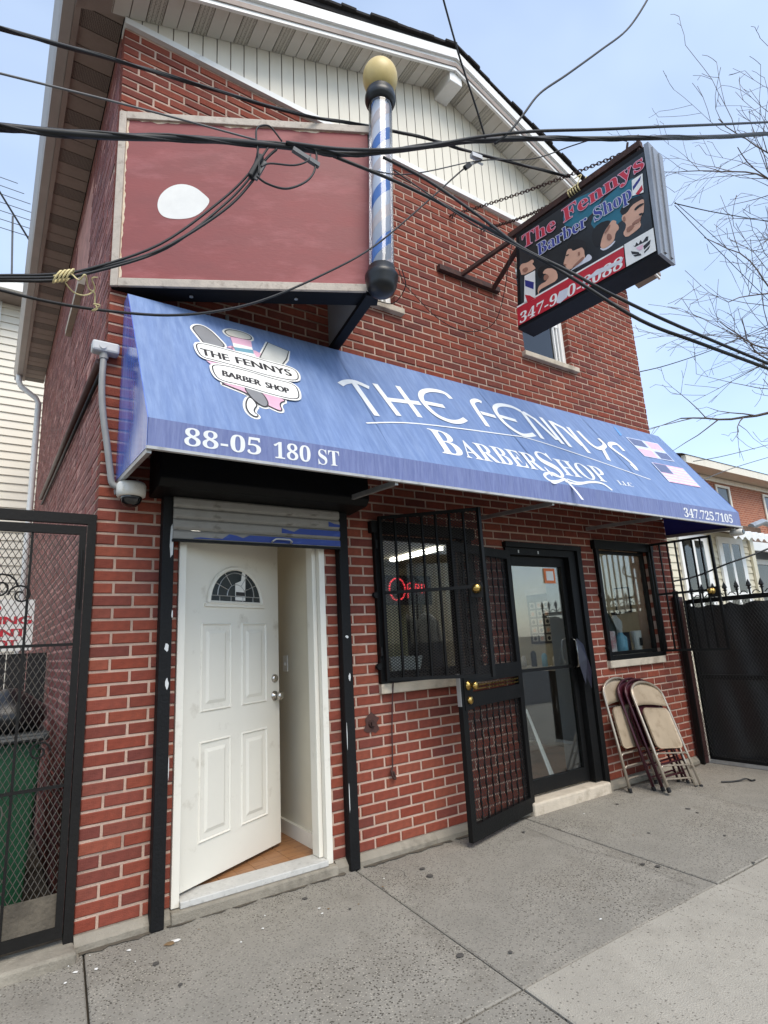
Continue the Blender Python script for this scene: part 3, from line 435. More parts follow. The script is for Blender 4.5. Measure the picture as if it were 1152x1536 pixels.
# ================================================================== THE BRICK BUILDING
M_, B_, MO = .0677, .2032, .0138
W_, DEP, ZT, TOPK = 5.72, 6.4, 5.51, 81
bld = thing('brick_building', 'two-storey red brick shop building with white gable siding and blue awning', 'building', (W_/2, 0, GZ))
OPEN = [(.445, 1.41, -1, 2.10), (1.84, 2.72, 15*M_, 31*M_), (3.15, 4.06, -1, 30*M_), (4.40, 5.27, 15*M_, 31*M_), (1.30, 2.16, 59*M_, 74*M_), (3.72, 4.43, 59*M_, 74*M_)]
# mortar bed, cut round the openings
xs = sorted(set([0.003, W_-.003] + [v for o in OPEN for v in (o[0]-.003, o[1]+.003)])); zs = sorted(set([-.02, ZT+.1] + [v for o in OPEN for v in (max(o[2], -.02), o[3])]))
fm = MB()
for i in range(len(xs)-1):
    run = None
    for k in range(len(zs)-1):
        mx_, mz_ = (xs[i]+xs[i+1])/2, (zs[k]+zs[k+1])/2
        solid = not any(o[0] < mx_ < o[1] and o[2] < mz_ < o[3] for o in OPEN)
        if solid and run is None: run = zs[k]
        if (not solid or k == len(zs)-2) and run is not None:
            fm.box(xs[i], xs[i+1], .006, .2, run, zs[k+1] if solid else zs[k]); run = None
front = fm.build('front_wall', 'mortar', bld)
brick_meshes = {}
def brick_geo(L, H, D, j):
    b = .004; m = MB(); rj = random.Random(j)
    o = [rj.uniform(-.0022, .0018) for _ in range(4)]
    vs = [(0,D,0),(L,D,0),(L,D,H),(0,D,H), (0,b,0),(L,b,0),(L,b,H),(0,b,H), (b,o[0],b),(L-b,o[1],b),(L-b,o[2],H-b),(b,o[3],H-b)]
    return vs, [(4,5,9,8),(5,6,10,9),(6,7,11,10),(7,4,8,11),(8,9,10,11),(0,1,5,4),(1,2,6,5),(2,3,7,6),(3,0,4,7)]
CAMP = Vector((-0.4652, -3.4735, 1.2891))
allb = []
for k in range(0, TOPK):
    z0 = k*M_ + MO/2; x = 0.0; first = True
    while x < W_ - .02:
        L = B_ if not (first and k % 2 == 0) else B_/2
        first = False
        a, b = x + (MO/2 if x > 0 else 0), min(x + L, W_) - (MO/2 if x + L < W_ else 0)
        x += L
        segs = [(a, b)]; zc = z0 + M_/2 - MO/2; edge = False
        for o in OPEN:
            if o[2] < zc < o[3]:
                ns = []
                for (p, q) in segs:
                    if q <= o[0] or p >= o[1]: ns.append((p, q)); continue
                    if p < o[0]: ns.append((p, o[0]))
                    if q > o[1]: ns.append((o[1], q))
                segs = ns
            if o[2] - .01 < zc < o[3] + .01 and (a - .02 < o[0] < b + .02 or a - .02 < o[1] < b + .02): edge = True
        for (p, q) in segs:
            if q - p < .018: continue
            d = .018 if not edge else .105
            if p < .001: d = .1
            cpos = Vector(((p+q)/2, 0, zc)); v = cpos - CAMP
            vis = not (2.5 < zc < 3.46) and not (.3 < cpos.x < 1.6 and zc > 2.1 and zc < 3.5)
            sz = (q-p) * abs(v.y) / v.length**3
            allb.append((sz if vis and q-p > .09 else 0, p, q, z0, d))
allb.sort(key=lambda t: -t[0])
mass = MB(); MASSV = 0
for i, (sz, p, q, z0, d) in enumerate(allb):
    L = round(q-p, 3); H = M_ - MO; yo = random.uniform(-.002, .002)
    if i < 300:
        key = (L, d, i % 5)
        if key not in brick_meshes:
            vs, fs = brick_geo(L, H, d, i); me = bpy.data.meshes.new('brick'); me.from_pydata(vs, [], fs); me.materials.append(MT['brick']); brick_meshes[key] = me
        o = bpy.data.objects.new('brick', brick_meshes[key]); COL.objects.link(o); place(o, (p, yo, z0), front)
    else:
        vs, fs = brick_geo(q-p, H, d, i); mass.add([(v[0]+p, v[1]+yo, v[2]+z0) for v in vs], fs)
mass.build('brick_courses', 'brick_mass', front, kind='stuff')
# left side wall of painted brick
sm = MB(); sm.box(.0025, .2, .2, DEP, -.12, 5.62); side = sm.build('side_wall', 'mortar_painted', bld)
sb = MB()
for k in range(-1, 82):
    y = .0 if k % 2 else .1; z0 = k*M_ + MO/2; first = True
    while y < DEP:
        L = B_ if y > .05 or k % 2 == 0 else B_/2
        L = min(L, DEP-y); a, b = max(y, .105) + MO/2, y + L - MO/2
        y += L
        if b - a < .02: continue
        if 1.5 < y < 2.4 and 4.4 < z0 < 5.3: continue
        H = M_-MO; xo = random.uniform(-.0025, .002)
        vs, fs = brick_geo(b-a, H, .03, k*991+int(y*97))
        sb.add([(v[1]+xo, b - v[0], v[2]+z0) for v in vs], fs)
sb.build('brick_courses', 'brick_painted', side, kind='stuff')
# side window high under the eave
sww = MB(); sww.box(.01, .05, 1.55, 2.35, 4.45, 5.30); sww.build('window', 'window_dark', side)
MB().box(-.05, .06, 1.45, 2.42, 4.36, 4.43).build('sill', 'sill_stone', side)
MB().box(W_-.2, W_-.004, .2, DEP, -.12, 5.62).build('side_wall', 'mortar', bld)
MB().box(.2, W_-.2, DEP-.2, DEP, -.12, 6.5).build('back_wall', 'mortar', bld)
# concrete toe along the wall
for (a, b) in ((.0, .44), (1.42, 2.2), (2.2, 3.14), (4.07, 4.9), (4.9, 5.72)):
    ft = MB(); ft.add([(a,-.045,-.12),(b,-.045,-.12),(b,.15,-.12),(a,.15,-.12),(a,-.045,-.03),(b,-.045,-.03),(b,-.01,.004),(a,-.01,.004),(a,.15,.004),(b,.15,.004)], [(0,1,5,4),(4,5,6,7),(7,6,9,8),(0,4,7,8,3),(1,2,9,6,5)]); ft.build('foundation', 'concrete', bld)
MB().box(.44, 1.42, -.06, .16, -.12, -.005).build('door_step', 'concrete', bld, bevel=.01)
MB().box(3.12, 4.08, -.085, .16, -.12, .026).build('door_step', 'sill_stone', bld, bevel=.014)
# ---- gable
AX, AZ, SL = 2.85, 6.62, .375
def soff(x): return AZ - SL*abs(x-AX)
gs = holder('gable_siding', (AX, 0, ZT), bld)
x = 0.0
while x < W_:
    a, b = x + .004, min(x + .105, W_) - .004; m = MB()
    pts = [(a, ZT+.02), (b, ZT+.02), (b, soff(b)+.03)] + ([(AX, AZ+.03)] if a < AX < b else []) + [(a, soff(a)+.03)]
    n = len(pts); bv = .006
    m.prism(pts, (0,-.012,0), (1,0,0), (0,0,1), .004)
    m.build('siding_plank', 'siding', gs); x += .105
bk = MB(); bk.prism([(0.01, ZT+.012), (W_-.01, ZT+.012), (W_-.01, soff(W_)+.05), (AX, AZ+.05), (.01, soff(0)+.05)], (0,.06,0), (1,0,0), (0,0,1), .066, .0)
bk.build('backing', 'eave_brown', gs)
MB().box(-.005, W_+.005, -.03, .1, ZT-.015, ZT+.035).build('starter_trim', 'white_trim', gs)
# ---- rake soffit panels
OV = -.27
rk = holder('rake_soffit', (AX, OV, AZ), bld)
seg = .112; cl = math.cos(math.atan(SL)); i = 0
for sgn in (-1, 1):
    n = int((AX + .22) / (seg*cl))
    for i in range(n):
        a, b = i*seg*cl + .003, (i+1)*seg*cl - .003
        xa, xb = AX + sgn*a, AX + sgn*b; za, zb = soff(xa), soff(xb)
        if xa < 0.0: za = max(za, 5.53)
        if xb < 0.0: zb = max(zb, 5.53)
        m = MB(); m.add([(xa,OV,za),(xb,OV,zb),(xb,-.02,zb),(xa,-.02,za),(xa,OV,za+.012),(xb,OV,zb+.012),(xb,-.02,zb+.012),(xa,-.02,za+.012)], [(0,1,2,3),(4,5,6,7),(0,1,5,4),(1,2,6,5),(2,3,7,6),(3,0,4,7)])
        m.build('soffit_panel', 'soffit_vent' if i % 3 == 1 else 'soffit', rk)
for sgn in (-1, 1):
    x1 = AX + sgn*(AX+.30)
    z1 = AZ - SL*(AX+.30)
    m = MB(); d = Vector((x1-AX, 0, z1-AZ))
    def rakeboard(y0, y1, zb, zt): return MB().add([(AX,y0,AZ+zb),(x1,y0,z1+zb),(x1,y1,z1+zb),(AX,y1,AZ+zb),(AX,y0,AZ+zt),(x1,y0,z1+zt),(x1,y1,z1+zt),(AX,y1,AZ+zt)], [(0,1,2,3),(4,5,6,7),(0,1,5,4),(1,2,6,5),(2,3,7,6),(3,0,4,7)])
    rakeboard(OV-.02, OV+.004, -.02, .155).build('rake_fascia', 'white_trim', bld)
    rakeboard(OV-.045, OV-.021, .10, .20).build('rake_moulding', 'white_trim', bld)
    rakeboard(OV-.03, .0, .014, .06).build('soffit_backing', 'eave_brown', rk)
MB().box(AX-.06, AX+.09, OV+.006, -.014, AZ-.14, AZ-.002).build('ridge_end_block', 'white_trim', bld, bevel=.008)
# ---- roof slabs and shingle edge
for sgn in (-1, 1):
    x1 = AX + sgn*(AX+.31); z1 = AZ - SL*(AX+.31) + (.10 if sgn < 0 else 0)
    rf = MB().add([(AX,OV-.03,AZ+.19),(x1,OV-.03,z1+.19),(x1,DEP+.3,z1+.19),(AX,DEP+.3,AZ+.19),(AX,OV-.03,AZ+.235),(x1,OV-.03,z1+.235),(x1,DEP+.3,z1+.235),(AX,DEP+.3,AZ+.235)], [(0,1,2,3),(4,5,6,7),(0,1,5,4),(1,2,6,5),(2,3,7,6),(3,0,4,7)]).build('roof', 'shingle', bld)
    n = 22
    for i in range(n):
        t0, t1 = i/n, (i+1)/n; lift = random.uniform(0, .012); out = random.uniform(.0, .025); y0 = OV - .05 - out
        pa = Vector((AX + (x1-AX)*t0, 0, AZ + (z1-AZ)*t0)); pb = Vector((AX + (x1-AX)*t1, 0, AZ + (z1-AZ)*t1))
        m = MB().add([(pa.x,y0,pa.z+.237),(pb.x,y0,pb.z+.237+lift),(pb.x,.3,pb.z+.237),(pa.x,.3,pa.z+.237),(pa.x,y0,pa.z+.262),(pb.x,y0,pb.z+.262+lift),(pb.x,.3,pb.z+.258),(pa.x,.3,pa.z+.258)], [(0,1,2,3),(4,5,6,7),(0,1,5,4),(1,2,6,5),(2,3,7,6),(3,0,4,7)])
        m.build('shingle', 'shingle', rf)
# ---- left eave: soffit panels, fascia, gutter, downspout
ez = 5.60
ev = holder('eave_soffit', (-.13, 3, ez), bld)
y = -.06; i = 0
while y < DEP + .05:
    m = MB().box(-.262, -.006, y+.004, y+.146, ez, ez+.012); m.build('soffit_panel', 'eave_vent' if i % 3 == 1 else 'eave_brown', ev); y += .15; i += 1
MB().box(-.27, 0, -.06, DEP+.1, ez+.014, ez+.05).build('backing', 'dark_plain', ev)
MB().box(-.30, -.262, OV, DEP+.1, ez-.03, ez+.12).build('eave_fascia', 'eave_fascia', bld)
MB().box(-.26, -.004, -.068, -.06, ez-.03, ez+.1).build('eave_return', 'white_trim', bld)
gp = [(-.302, 0), (-.37, 0), (-.385, .03), (-.405, .085), (-.415, .11), (-.40, .11), (-.39, .085), (-.37, .03), (-.36, .012), (-.312, .012), (-.312, .11), (-.302, .11)]
gm = MB(); n = len(gp); ya, yb = OV - .02, DEP + .15
gm.add([(p[0], ya, ez-.02+p[1]) for p in gp] + [(p[0], yb, ez-.02+p[1]) for p in gp], [(i, (i+1)%n, n+(i+1)%n, n+i) for i in range(n)] + [tuple(range(n)), tuple(range(n, 2*n))[::-1]])
gut = gm.build('gutter', 'gutter_metal', bld)
MB().box(-.40, -.303, yb, yb+.004, ez-.02, ez+.09).build('end_cap', 'gutter_metal', gut)
MB().tube([(-.34, DEP-.05, ez-.01), (-.34, DEP-.05, ez-.12), (-.30, DEP-.05, ez-.2), (-.10, DEP-.05, ez-.34), (-.06, DEP-.05, ez-.42), (-.06, DEP-.05, 3.6), (-.06, DEP-.05, .1)], .042, 8).build('downspout', 'white_trim', bld, smooth=True)

# ---- entrance door with fanlight (left), standing ajar
ed = holder('door_frame', (.93, .02, 0), bld)
MB().box(.447, .489, -.014, .12, .0, 2.09).build('jamb', 'door_white', ed, bevel=.003)
MB().box(1.366, 1.408, -.014, .12, -.003, 2.09).build('jamb', 'door_white', ed, bevel=.003)
MB().box(1.335, 1.365, .03, .12, .03, 2.06).build('stop_moulding', 'door_white', ed, bevel=.004)
MB().box(.49, .505, .07, .12, .03, 2.06).build('stop_moulding', 'door_white', ed)
MB().box(.49, 1.365, -.012, .12, 2.04, 2.09).build('head', 'door_white', ed)
MB().box(.490, 1.365, -.035, .13, -.004, .028).build('threshold', 'threshold', ed, bevel=.004)
DH, DA = (.492, .035), math.atan2(.40, .775)
DL, DT = .868, .044
du = Vector((math.cos(DA), math.sin(DA), 0)); dn = Vector((math.sin(DA), -math.cos(DA), 0)); dz = Vector((0,0,1))
DO = Vector((DH[0], DH[1], .045))
dw_, dh_ = DL, 1.975
def leaf(name, mt, parent, poly, t0, t1, bevel=0):
    m = MB(); m.prism(poly, DO, du, dz, t1, t0); return m.build(name, mt, parent, bevel=bevel)
door = leaf('entry_door', 'door_white', bld, [(0,0),(dw_,0),(dw_,dh_),(0,dh_)], -DT, 0)
door['label'] = 'white six-panel style entry door with half-round fanlight standing ajar'
def raised(u0, u1, v0, v1):
    for k, (a, t0, t1) in enumerate(((0, .0, .006), (.045, .0015, .009))):
        m = MB()
        o = [(u0+a, v0+a), (u1-a, v0+a), (u1-a, v1-a), (u0+a, v1-a)]; w = .016 if k == 0 else .02
        if k == 0:
            inn = [(u0+w, v0+w), (u1-w, v0+w), (u1-w, v1-w), (u0+w, v1-w)]; mid = [(u0+w*.5, v0+w*.5), (u1-w*.5, v0+w*.5), (u1-w*.5, v1-w*.5), (u0+w*.5, v1-w*.5)]
            P = lambda q, t: DO + du*q[0] + dz*q[1] + dn*t
            vs = [P(q, .0005) for q in o] + [P(q, .009) for q in mid] + [P(q, .0008) for q in inn]
            fs = [(i, (i+1)%4, 4+(i+1)%4, 4+i) for i in range(4)] + [(4+i, 4+(i+1)%4, 8+(i+1)%4, 8+i) for i in range(4)]
            m.add(vs, fs); m.build('panel_moulding', 'door_white', door)
        else:
            inn = [(u0+a+w, v0+a+w), (u1-a-w, v0+a+w), (u1-a-w, v1-a-w), (u0+a+w, v1-a-w)]
            P = lambda q, t: DO + du*q[0] + dz*q[1] + dn*t
            m.add([P(q, .0005) for q in o] + [P(q, .0085) for q in inn], [(i, (i+1)%4, 4+(i+1)%4, 4+i) for i in range(4)] + [(4,5,6,7)])
            m.build('panel', 'door_white', door)
for (v0, v1) in ((.20, .74), (.90, 1.42)):
    raised(.135, .395, v0, v1); raised(.485, .735, v0, v1)
FC, FV, FR = .435, 1.545, .245
arc = [(FC + FR*math.cos(R(a)), FV + FR*.93*math.sin(R(a))) for a in range(0, 181, 10)]
leaf('fanlight_glass', 'window_dark', door, [(p[0]*.96+FC*.04, p[1]*.96+FV*.04+.006) for p in arc], .0005, .004)
fr = MB(); rim = arc + [(FC-FR, FV-.0), (FC+FR, FV-.0)]
P3 = lambda q, t: DO + du*q[0] + dz*q[1] + dn*t
fr.tube([P3(q, .008) for q in arc] + [P3((FC-FR, FV), .008), P3((FC+FR, FV), .008), P3(arc[0], .008), P3(arc[1], .008)], .0135, 6); fr.build('fanlight_frame', 'door_white', door)
MB().bar(P3((FC-FR-.03, FV-.015), .007), P3((FC+FR+.03, FV-.015), .007), .014, .022).build('fanlight_sill', 'door_white', door)
cm = MB()
cm.tube([P3((FC-.23, FV+.045), .006), P3((FC+.23, FV+.045), .006)], .003, 4)
for rr in (.085, .17): cm.tube([P3((FC + rr*math.cos(R(a)), FV + .045 + rr*.9*math.sin(R(a))), .006) for a in range(0, 181, 12)], .003, 4)
for a in (30, 60, 120, 150): cm.tube([P3((FC + .085*math.cos(R(a)), FV + .045 + .077*math.sin(R(a))), .006), P3((FC + .225*math.cos(R(a)), FV + .03 + .195*math.sin(R(a))), .006)], .003, 4)
for a in (-.15, -.05, .06, .16): cm.tube([P3((FC+a, FV+.012), .006), P3((FC+a, FV+.045), .006)], .003, 4)
cm.build('came', 'alu', door)
leaf('sticker', 'paper_white', door, [(FC-.01, FV+.02), (FC+.085, FV+.02), (FC+.085, FV+.20), (FC+.055, FV+.21), (FC+.045, FV+.15), (FC-.01, FV+.13)], .0045, .006)
leaf('sticker_band', 'p_black', door, [(FC-.005, FV+.05), (FC+.08, FV+.05), (FC+.08, FV+.075), (FC-.005, FV+.075)], .0062, .007)
def knob(parent, c, n, s, mt, prof):
    n = Vector(n).normalized(); a = n.orthogonal().normalized(); b = n.cross(a); m = MB(); N_ = 14; vs = []
    for (r, h) in prof:
        for k in range(N_): vs.append(Vector(c) + n*h*s + (a*math.cos(2*math.pi*k/N_) + b*math.sin(2*math.pi*k/N_))*r*s)
    fs = [(i*N_+k, i*N_+(k+1)%N_, (i+1)*N_+(k+1)%N_, (i+1)*N_+k) for i in range(len(prof)-1) for k in range(N_)] + [tuple((len(prof)-1)*N_+k for k in range(N_))]
    m.add(vs, fs); return m.build('knob' if len(prof) > 5 else 'deadbolt', mt, parent, smooth=True)
KP = [(.033,0),(.033,.006),(.014,.012),(.012,.03),(.024,.042),(.028,.056),(.022,.068),(.001,.071)]; LP_ = [(.028,0),(.028,.012),(.02,.02),(.001,.021)]
knob(door, P3((.815, .93), 0), dn, 1.0, 'steel', KP); knob(door, P3((.815, 1.045), 0), dn, 1.0, 'steel', LP_)
# hallway behind it
hw = holder('hallway', (.93, 1.5, 0), bld)
fl = holder('hall_floor', (.93, 1.2, 0), bld)
for i in range(9):
    MB().box(.42 + i*.112 + .001, .42 + (i+1)*.112 - .001, .131, 2.6, -.05, .02 + (i % 2)*.0006).build('floor_plank', 'wood_floor', fl)
MB().box(.7, 1.1, 1.7, 2.0, 2.38, 2.399).build('hall_light', 'hall_led', hw)
MB().box(1.411, 1.47, .2, 2.6, -.05, 2.4).build('hall_wall', 'wall_cream', hw)
MB().box(.38, .44, .2, 2.6, -.05, 2.4).build('hall_wall', 'wall_cream', hw)
MB().box(.38, 1.47, 2.6, 2.66, -.05, 2.4).build('hall_wall', 'wall_cream', hw)
MB().box(.38, 1.47, .2, 2.66, 2.4, 2.45).build('hall_ceiling', 'wall_cream', hw)
MB().box(1.39, 1.4105, .2, 2.6, .02, .11).build('baseboard', 'door_white', hw)
sp = MB().box(1.404, 1.4108, .60, .675, 1.12, 1.235).build('switch_plate', 'paper_white', hw); MB().box(1.396, 1.4042, .63, .645, 1.165, 1.19).build('switch_toggle', 'paper_white', hw)

# ---- shop windows, shop door and the room behind
def shop_window(x0, x1, z0, z1, nm):
    h = holder('window', ((x0+x1)/2, .1, z0), bld)
    f = .03
    for b in ((x0+.013, x0+f, .03, .08, z0, z1), (x1-f, x1-.013, .03, .08, z0, z1), (x0+f, x1-f, .03, .08, z0+.041, z0+.041+f), (x0+f, x1-f, .03, .08, z1-f-.03, z1-.031)): MB().box(*b).build('frame', 'black_paint', h)
    MB().box(x0+f, x1-f, .052, .056, z0+f, z1-f).build('pane', 'glass_shop', h)
    MB().box(x0-.03, x1+.01, -.035, .11, z0-.068, z0-.002).build('sill', 'sill_stone', h, bevel=.006)
    # security frame set round the opening
    for b in ((x0-.03, x0+.012, -.035, .0, z0+.0, z1+.02), (x1-.012, x1+.03, -.035, .0, z0+.0, z1+.02), (x0-.06, x1+.06, -.05, .0, z1-.03, z1+.055), (x0+.012, x1-.012, -.035, .0, z0+.0, z0+.04)): MB().box(*b).build('security_frame', 'black_paint', h)
    return h
shop_window(1.84, 2.72, 15*M_, 31*M_, 'a'); shop_window(4.40, 5.27, 15*M_, 31*M_, 'b')
sd = holder('shop_door', (3.6, .06, .05), bld)
for b in ((3.15, 3.20, -.02, .12, .036, 2.03), (3.965, 4.06, -.02, .12, .036, 2.03), (3.20, 3.965, -.02, .12, 1.97, 2.03)): MB().box(*b).build('door_frame', 'black_paint', sd)
for b in ((3.203, 3.255, .035, .075, .045, 1.965), (3.905, 3.962, .035, .075, .045, 1.965), (3.255, 3.905, .035, .075, .045, .15), (3.255, 3.905, .035, .075, 1.885, 1.965)): MB().box(*b).build('stile', 'black_paint', sd)
MB().box(3.255, 3.905, .053, .057, .15, 1.885).build('glass_pane', 'glass_shop', sd)
MB().box(3.685, 3.83, .048, .0515, 1.735, 1.87).build('notice', 'orange_paper', sd); MB().box(3.71, 3.805, .0455, .0475, 1.76, 1.845).build('notice_sheet', 'paper_white', sd)
MB().box(3.255, 3.905, .04, .052, .985, 1.01).build('push_bar', 'black_paint', sd)
MB().tube([(3.935, .034, .98), (3.93, -.02, 1.0), (3.925, -.03, 1.1), (3.93, -.02, 1.22), (3.935, .034, 1.24)], .011, 8).build('pull_handle', 'steel', sd, smooth=True)
for xx in (3.30, 3.55): MB().box(xx, xx+.012, -.0225, -.02, 1.985, 2.01).build('number_mark', 'paint_chip', sd)
cl_ = MB(); cl_.add([(3.92,-.035,1.24),(4.01,-.03,1.18),(4.04,-.06,.96),(4.0,-.07,.80),(3.96,-.06,.90),(3.92,-.075,.84),(3.895,-.05,1.02),(3.95,-.095,1.06)], [(0,7,1),(1,7,2),(2,7,3),(3,7,4),(4,7,5),(5,7,6),(6,7,0)])
tag(cl_.build('hanging_cloth', 'tarp_blue'), 'dark navy cloth hung on the handle of the glass shop door', 'cloth')
rm = holder('shop_room', (3.5, 2.2, 0), bld)
MB().box(1.50, 5.56, .201, 4.4, -.06, .012).build('shop_floor', 'floor_shop', rm)
MB().box(1.50, 5.56, 4.4, 4.46, -.06, 2.5).build('shop_wall', 'wall_warm', rm)
MB().box(5.50, 5.56, .201, 4.4, .012, 2.5).build('shop_wall', 'wall_warm', rm)
MB().box(1.475, 1.52, .201, 4.4, .012, 2.5).build('shop_wall', 'wall_warm', rm)
MB().box(1.475, 5.56, .201, 4.46, 2.5, 2.55).build('shop_ceiling', 'wall_cream', rm)
MB().box(4.08, 4.13, .201, .38, .012, 2.5).build('partition', 'wall_bluegrey', rm)
for (x0, y0) in ((2.2, 1.6), (4.4, 2.4), (3.2, .8), (4.45, .6)): MB().box(x0, x0+.11, y0, y0+1.1, 2.45, 2.499).build('ceiling_and_fill_light', 'led', rm)  # strips near the door and right window are unseen, added to brighten the interior
# ================================================================== AWNING
AT = Vector((0, -.10, 3.41)); AF = Vector((0, -.785, 2.37)); AL = (AF-AT).length; AV = (AF-AT)/AL; AU = Vector((1,0,0)); AN = Vector((0,-1.04,.685)).normalized()
AX0, AX1 = .085, 5.70
awn = thing('awning', 'long sloped blue vinyl awning with white lettering across the shop front', 'awning', ((AX0+AX1)/2, -.4, 2.22))
m = MB(); nx, ns = 60, 12
for j in range(ns+1):
    for i in range(nx+1):
        x = AX0 + (AX1-AX0)*i/nx; s = AL*j/ns
        bow = .002*math.sin(math.pi*j/ns)*(1+.6*math.sin(i*.9)) + .0012*math.sin(i*2.1+j)
        edge = min(i, nx-i, 1)*min(j, ns-j, 1)
        m.v.append(tuple(AT + AU*x + AV*s - AN*bow*edge))
for j in range(ns):
    for i in range(nx): a = j*(nx+1)+i; m.f.append((a, a+1, a+nx+2, a+nx+1))
top_sheet = m.build('awning_top', 'awning_blue', awn, smooth=True)
MB().prism([(AX0, 2.225), (AX1, 2.225), (AX1, 2.372), (AX0, 2.372)], (0,-.782,0), (1,0,0), (0,0,1), .004).build('valance', 'awning_valance', awn)
MB().box(AX0, AX1, -.10, -.004, 3.405, 3.412).build('head_flashing', 'awning_blue', awn)
for nm, x in (('l', AX0), ('r', AX1)):
    pts = [(-.002, 2.27), (-.786, 2.225), (-.786, 2.372), (-.1, 3.411), (-.002, 3.411)]
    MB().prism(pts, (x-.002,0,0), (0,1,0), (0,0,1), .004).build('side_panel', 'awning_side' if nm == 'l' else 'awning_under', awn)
MB().bar((AX0-.004, -.790, 2.222), (AX1+.004, -.790, 2.222), .022, .014).build('front_rail', 'rail_dull', awn)
for x in (AX0+.012, 1.5, 2.9, 4.3, AX1-.012):
    mm = MB(); mm.bar((x, -.01, 2.262), (x, -.775, 2.216), .022, .03); mm.build('bottom_arm', 'alu', awn)
    mm = MB(); mm.bar((x, -.09, 3.33), (x, -.735, 2.35), .02, .02); mm.build('rafter', 'alu', awn)
MB().bar((AX0+.1, -.72, 2.36), (AX1-.1, -.72, 2.36), .02).build('purlin', 'alu', awn)
# lettering
for x in (1.5, 2.9, 4.3): MB().ribbon([(x, .01), (x+.002, .6), (x, AL-.01)], .012, AT, AU, AV, -.0009).build('seam', 'awning_blue', awn)
lt = MB()
def smooth_line(P, n=5):
    if len(P) < 3: return P
    out = []
    for i in range(len(P)-1):
        p0 = P[max(i-1,0)]; p1 = P[i]; p2 = P[i+1]; p3 = P[min(i+2, len(P)-1)]
        for k in range(n):
            t = k/n
            out.append(tuple(.5*(2*p1[c] + (p2[c]-p0[c])*t + (2*p0[c]-5*p1[c]+4*p2[c]-p3[c])*t*t + (3*p1[c]-p0[c]-3*p2[c]+p3[c])*t**3) for c in range(len(p1))))
    return out + [tuple(P[-1])]
for i, s in enumerate(FENNYS): lt.ribbon(smooth_line(s) if len(s) > 3 else s, .047, AT, AU, AV, -.0018 - .0003*(i % 3))
lt.build('main_lettering', 'letter_white', awn)
lt = MB(); lt.ribbon(smooth_line(UNDERLINE), .012, AT, AU, AV, -.0018); lt.build('underline', 'letter_white', awn)
def aword(body, a, b, h, t=-.0018):
    lt = MB(); put_text(lt, serif(body), a, b, h, AT, AU, AV, t, up=(0,-1)); lt.build('shop_lettering', 'letter_white', awn)
aword('B', (1.935, 1.11), (2.14, 1.11), .27, -.0018)
aword('ARBER', (2.15, 1.11), (2.94, 1.11), .20, -.0018)
aword('S', (2.96, 1.16), (3.15, 1.16), .30, -.002)
aword('HOP', (3.17, 1.112), (3.76, 1.112), .20, -.0018)
aword('LLC', (3.86, 1.115), (4.07, 1.115), .055, -.0018)
lt = MB()
for i, s in enumerate(SCISS): q = smooth_line(s); lt.ribbon(q, .026 if i % 2 == 0 else .018, AT, AU, AV, -.0022 - .0003*i)
lt.build('scissors_drawing', 'letter_white', awn)
lt = MB()
for (bd, xa, xb) in (('88-05', .252, .640), ('180', .712, .925), ('ST', .972, 1.105)):
    lt = MB(); put_text(lt, serif(bd), (xa, 2.259), (xb, 2.263), .086, (0,-.7865,0), (1,0,0), (0,0,1), .0015); lt.build('street_number', 'letter_white', awn)
lt = MB(); put_text(lt, serif('347.725.7105'), (4.665, 2.25), (5.545, 2.253), .080, (0,-.7865,0), (1,0,0), (0,0,1), .0015); lt.build('phone_number', 'letter_white', awn)
def quadpt(Q, u, v): 
    a = (Q[0][0]+(Q[1][0]-Q[0][0])*u, Q[0][1]+(Q[1][1]-Q[0][1])*u); b = (Q[3][0]+(Q[2][0]-Q[3][0])*u, Q[3][1]+(Q[2][1]-Q[3][1])*u)
    return (a[0]+(b[0]-a[0])*v, a[1]+(b[1]-a[1])*v)
def dec(poly, mt, parent, t, nm, O=AT, U=AU, V=AV, th=.0006):
    s = -1 if O is AT else 1
    return MB().prism(poly, O, U, V, s*(t+th), s*t).build(nm, mt, parent)
def qrect(Q, u0, u1, v0, v1): return [quadpt(Q, u0, v0), quadpt(Q, u1, v0), quadpt(Q, u1, v1), quadpt(Q, u0, v1)]
fq = holder('flag_print', tuple(AT + AU*FLAG1[0][0] + AV*FLAG1[0][1]), awn)
dec(FLAG1, 'faded_white', fq, .002, 'field')
for (u0,u1,v0,v1,c) in ((.03,.46,.04,.42,'p_flagblue'),(.56,.97,.04,.42,'p_flagpink'),(.03,.46,.58,.96,'p_flagpink'),(.56,.97,.58,.96,'p_flagblue')): dec(qrect(FLAG1,u0,u1,v0,v1), c, fq, .003, 'quarter')
fq = holder('flag_print', tuple(AT + AU*FLAG2[0][0] + AV*FLAG2[0][1]), awn)
dec(FLAG2, 'faded_white', fq, .002, 'field')
for i in range(7): dec(qrect(FLAG2, .03, .98, (2*i)/13+.01, (2*i+1)/13), 'p_flagpink', fq, .0028, 'stripe')
dec(qrect(FLAG2, .03, .42, .03, .5), 'p_flagblue', fq, .0036, 'canton')
dec(TAPE, 'p_tape', awn, .002, 'tape_patch')
def chaikin(P, n=2):
    for _ in range(n):
        P = [q for i in range(len(P)) for q in ((P[i][0]*.75+P[(i+1)%len(P)][0]*.25, P[i][1]*.75+P[(i+1)%len(P)][1]*.25), (P[i][0]*.25+P[(i+1)%len(P)][0]*.75, P[i][1]*.25+P[(i+1)%len(P)][1]*.75))]
    return P
lg = holder('logo', tuple(AT + AU*.7 + AV*.6), awn)
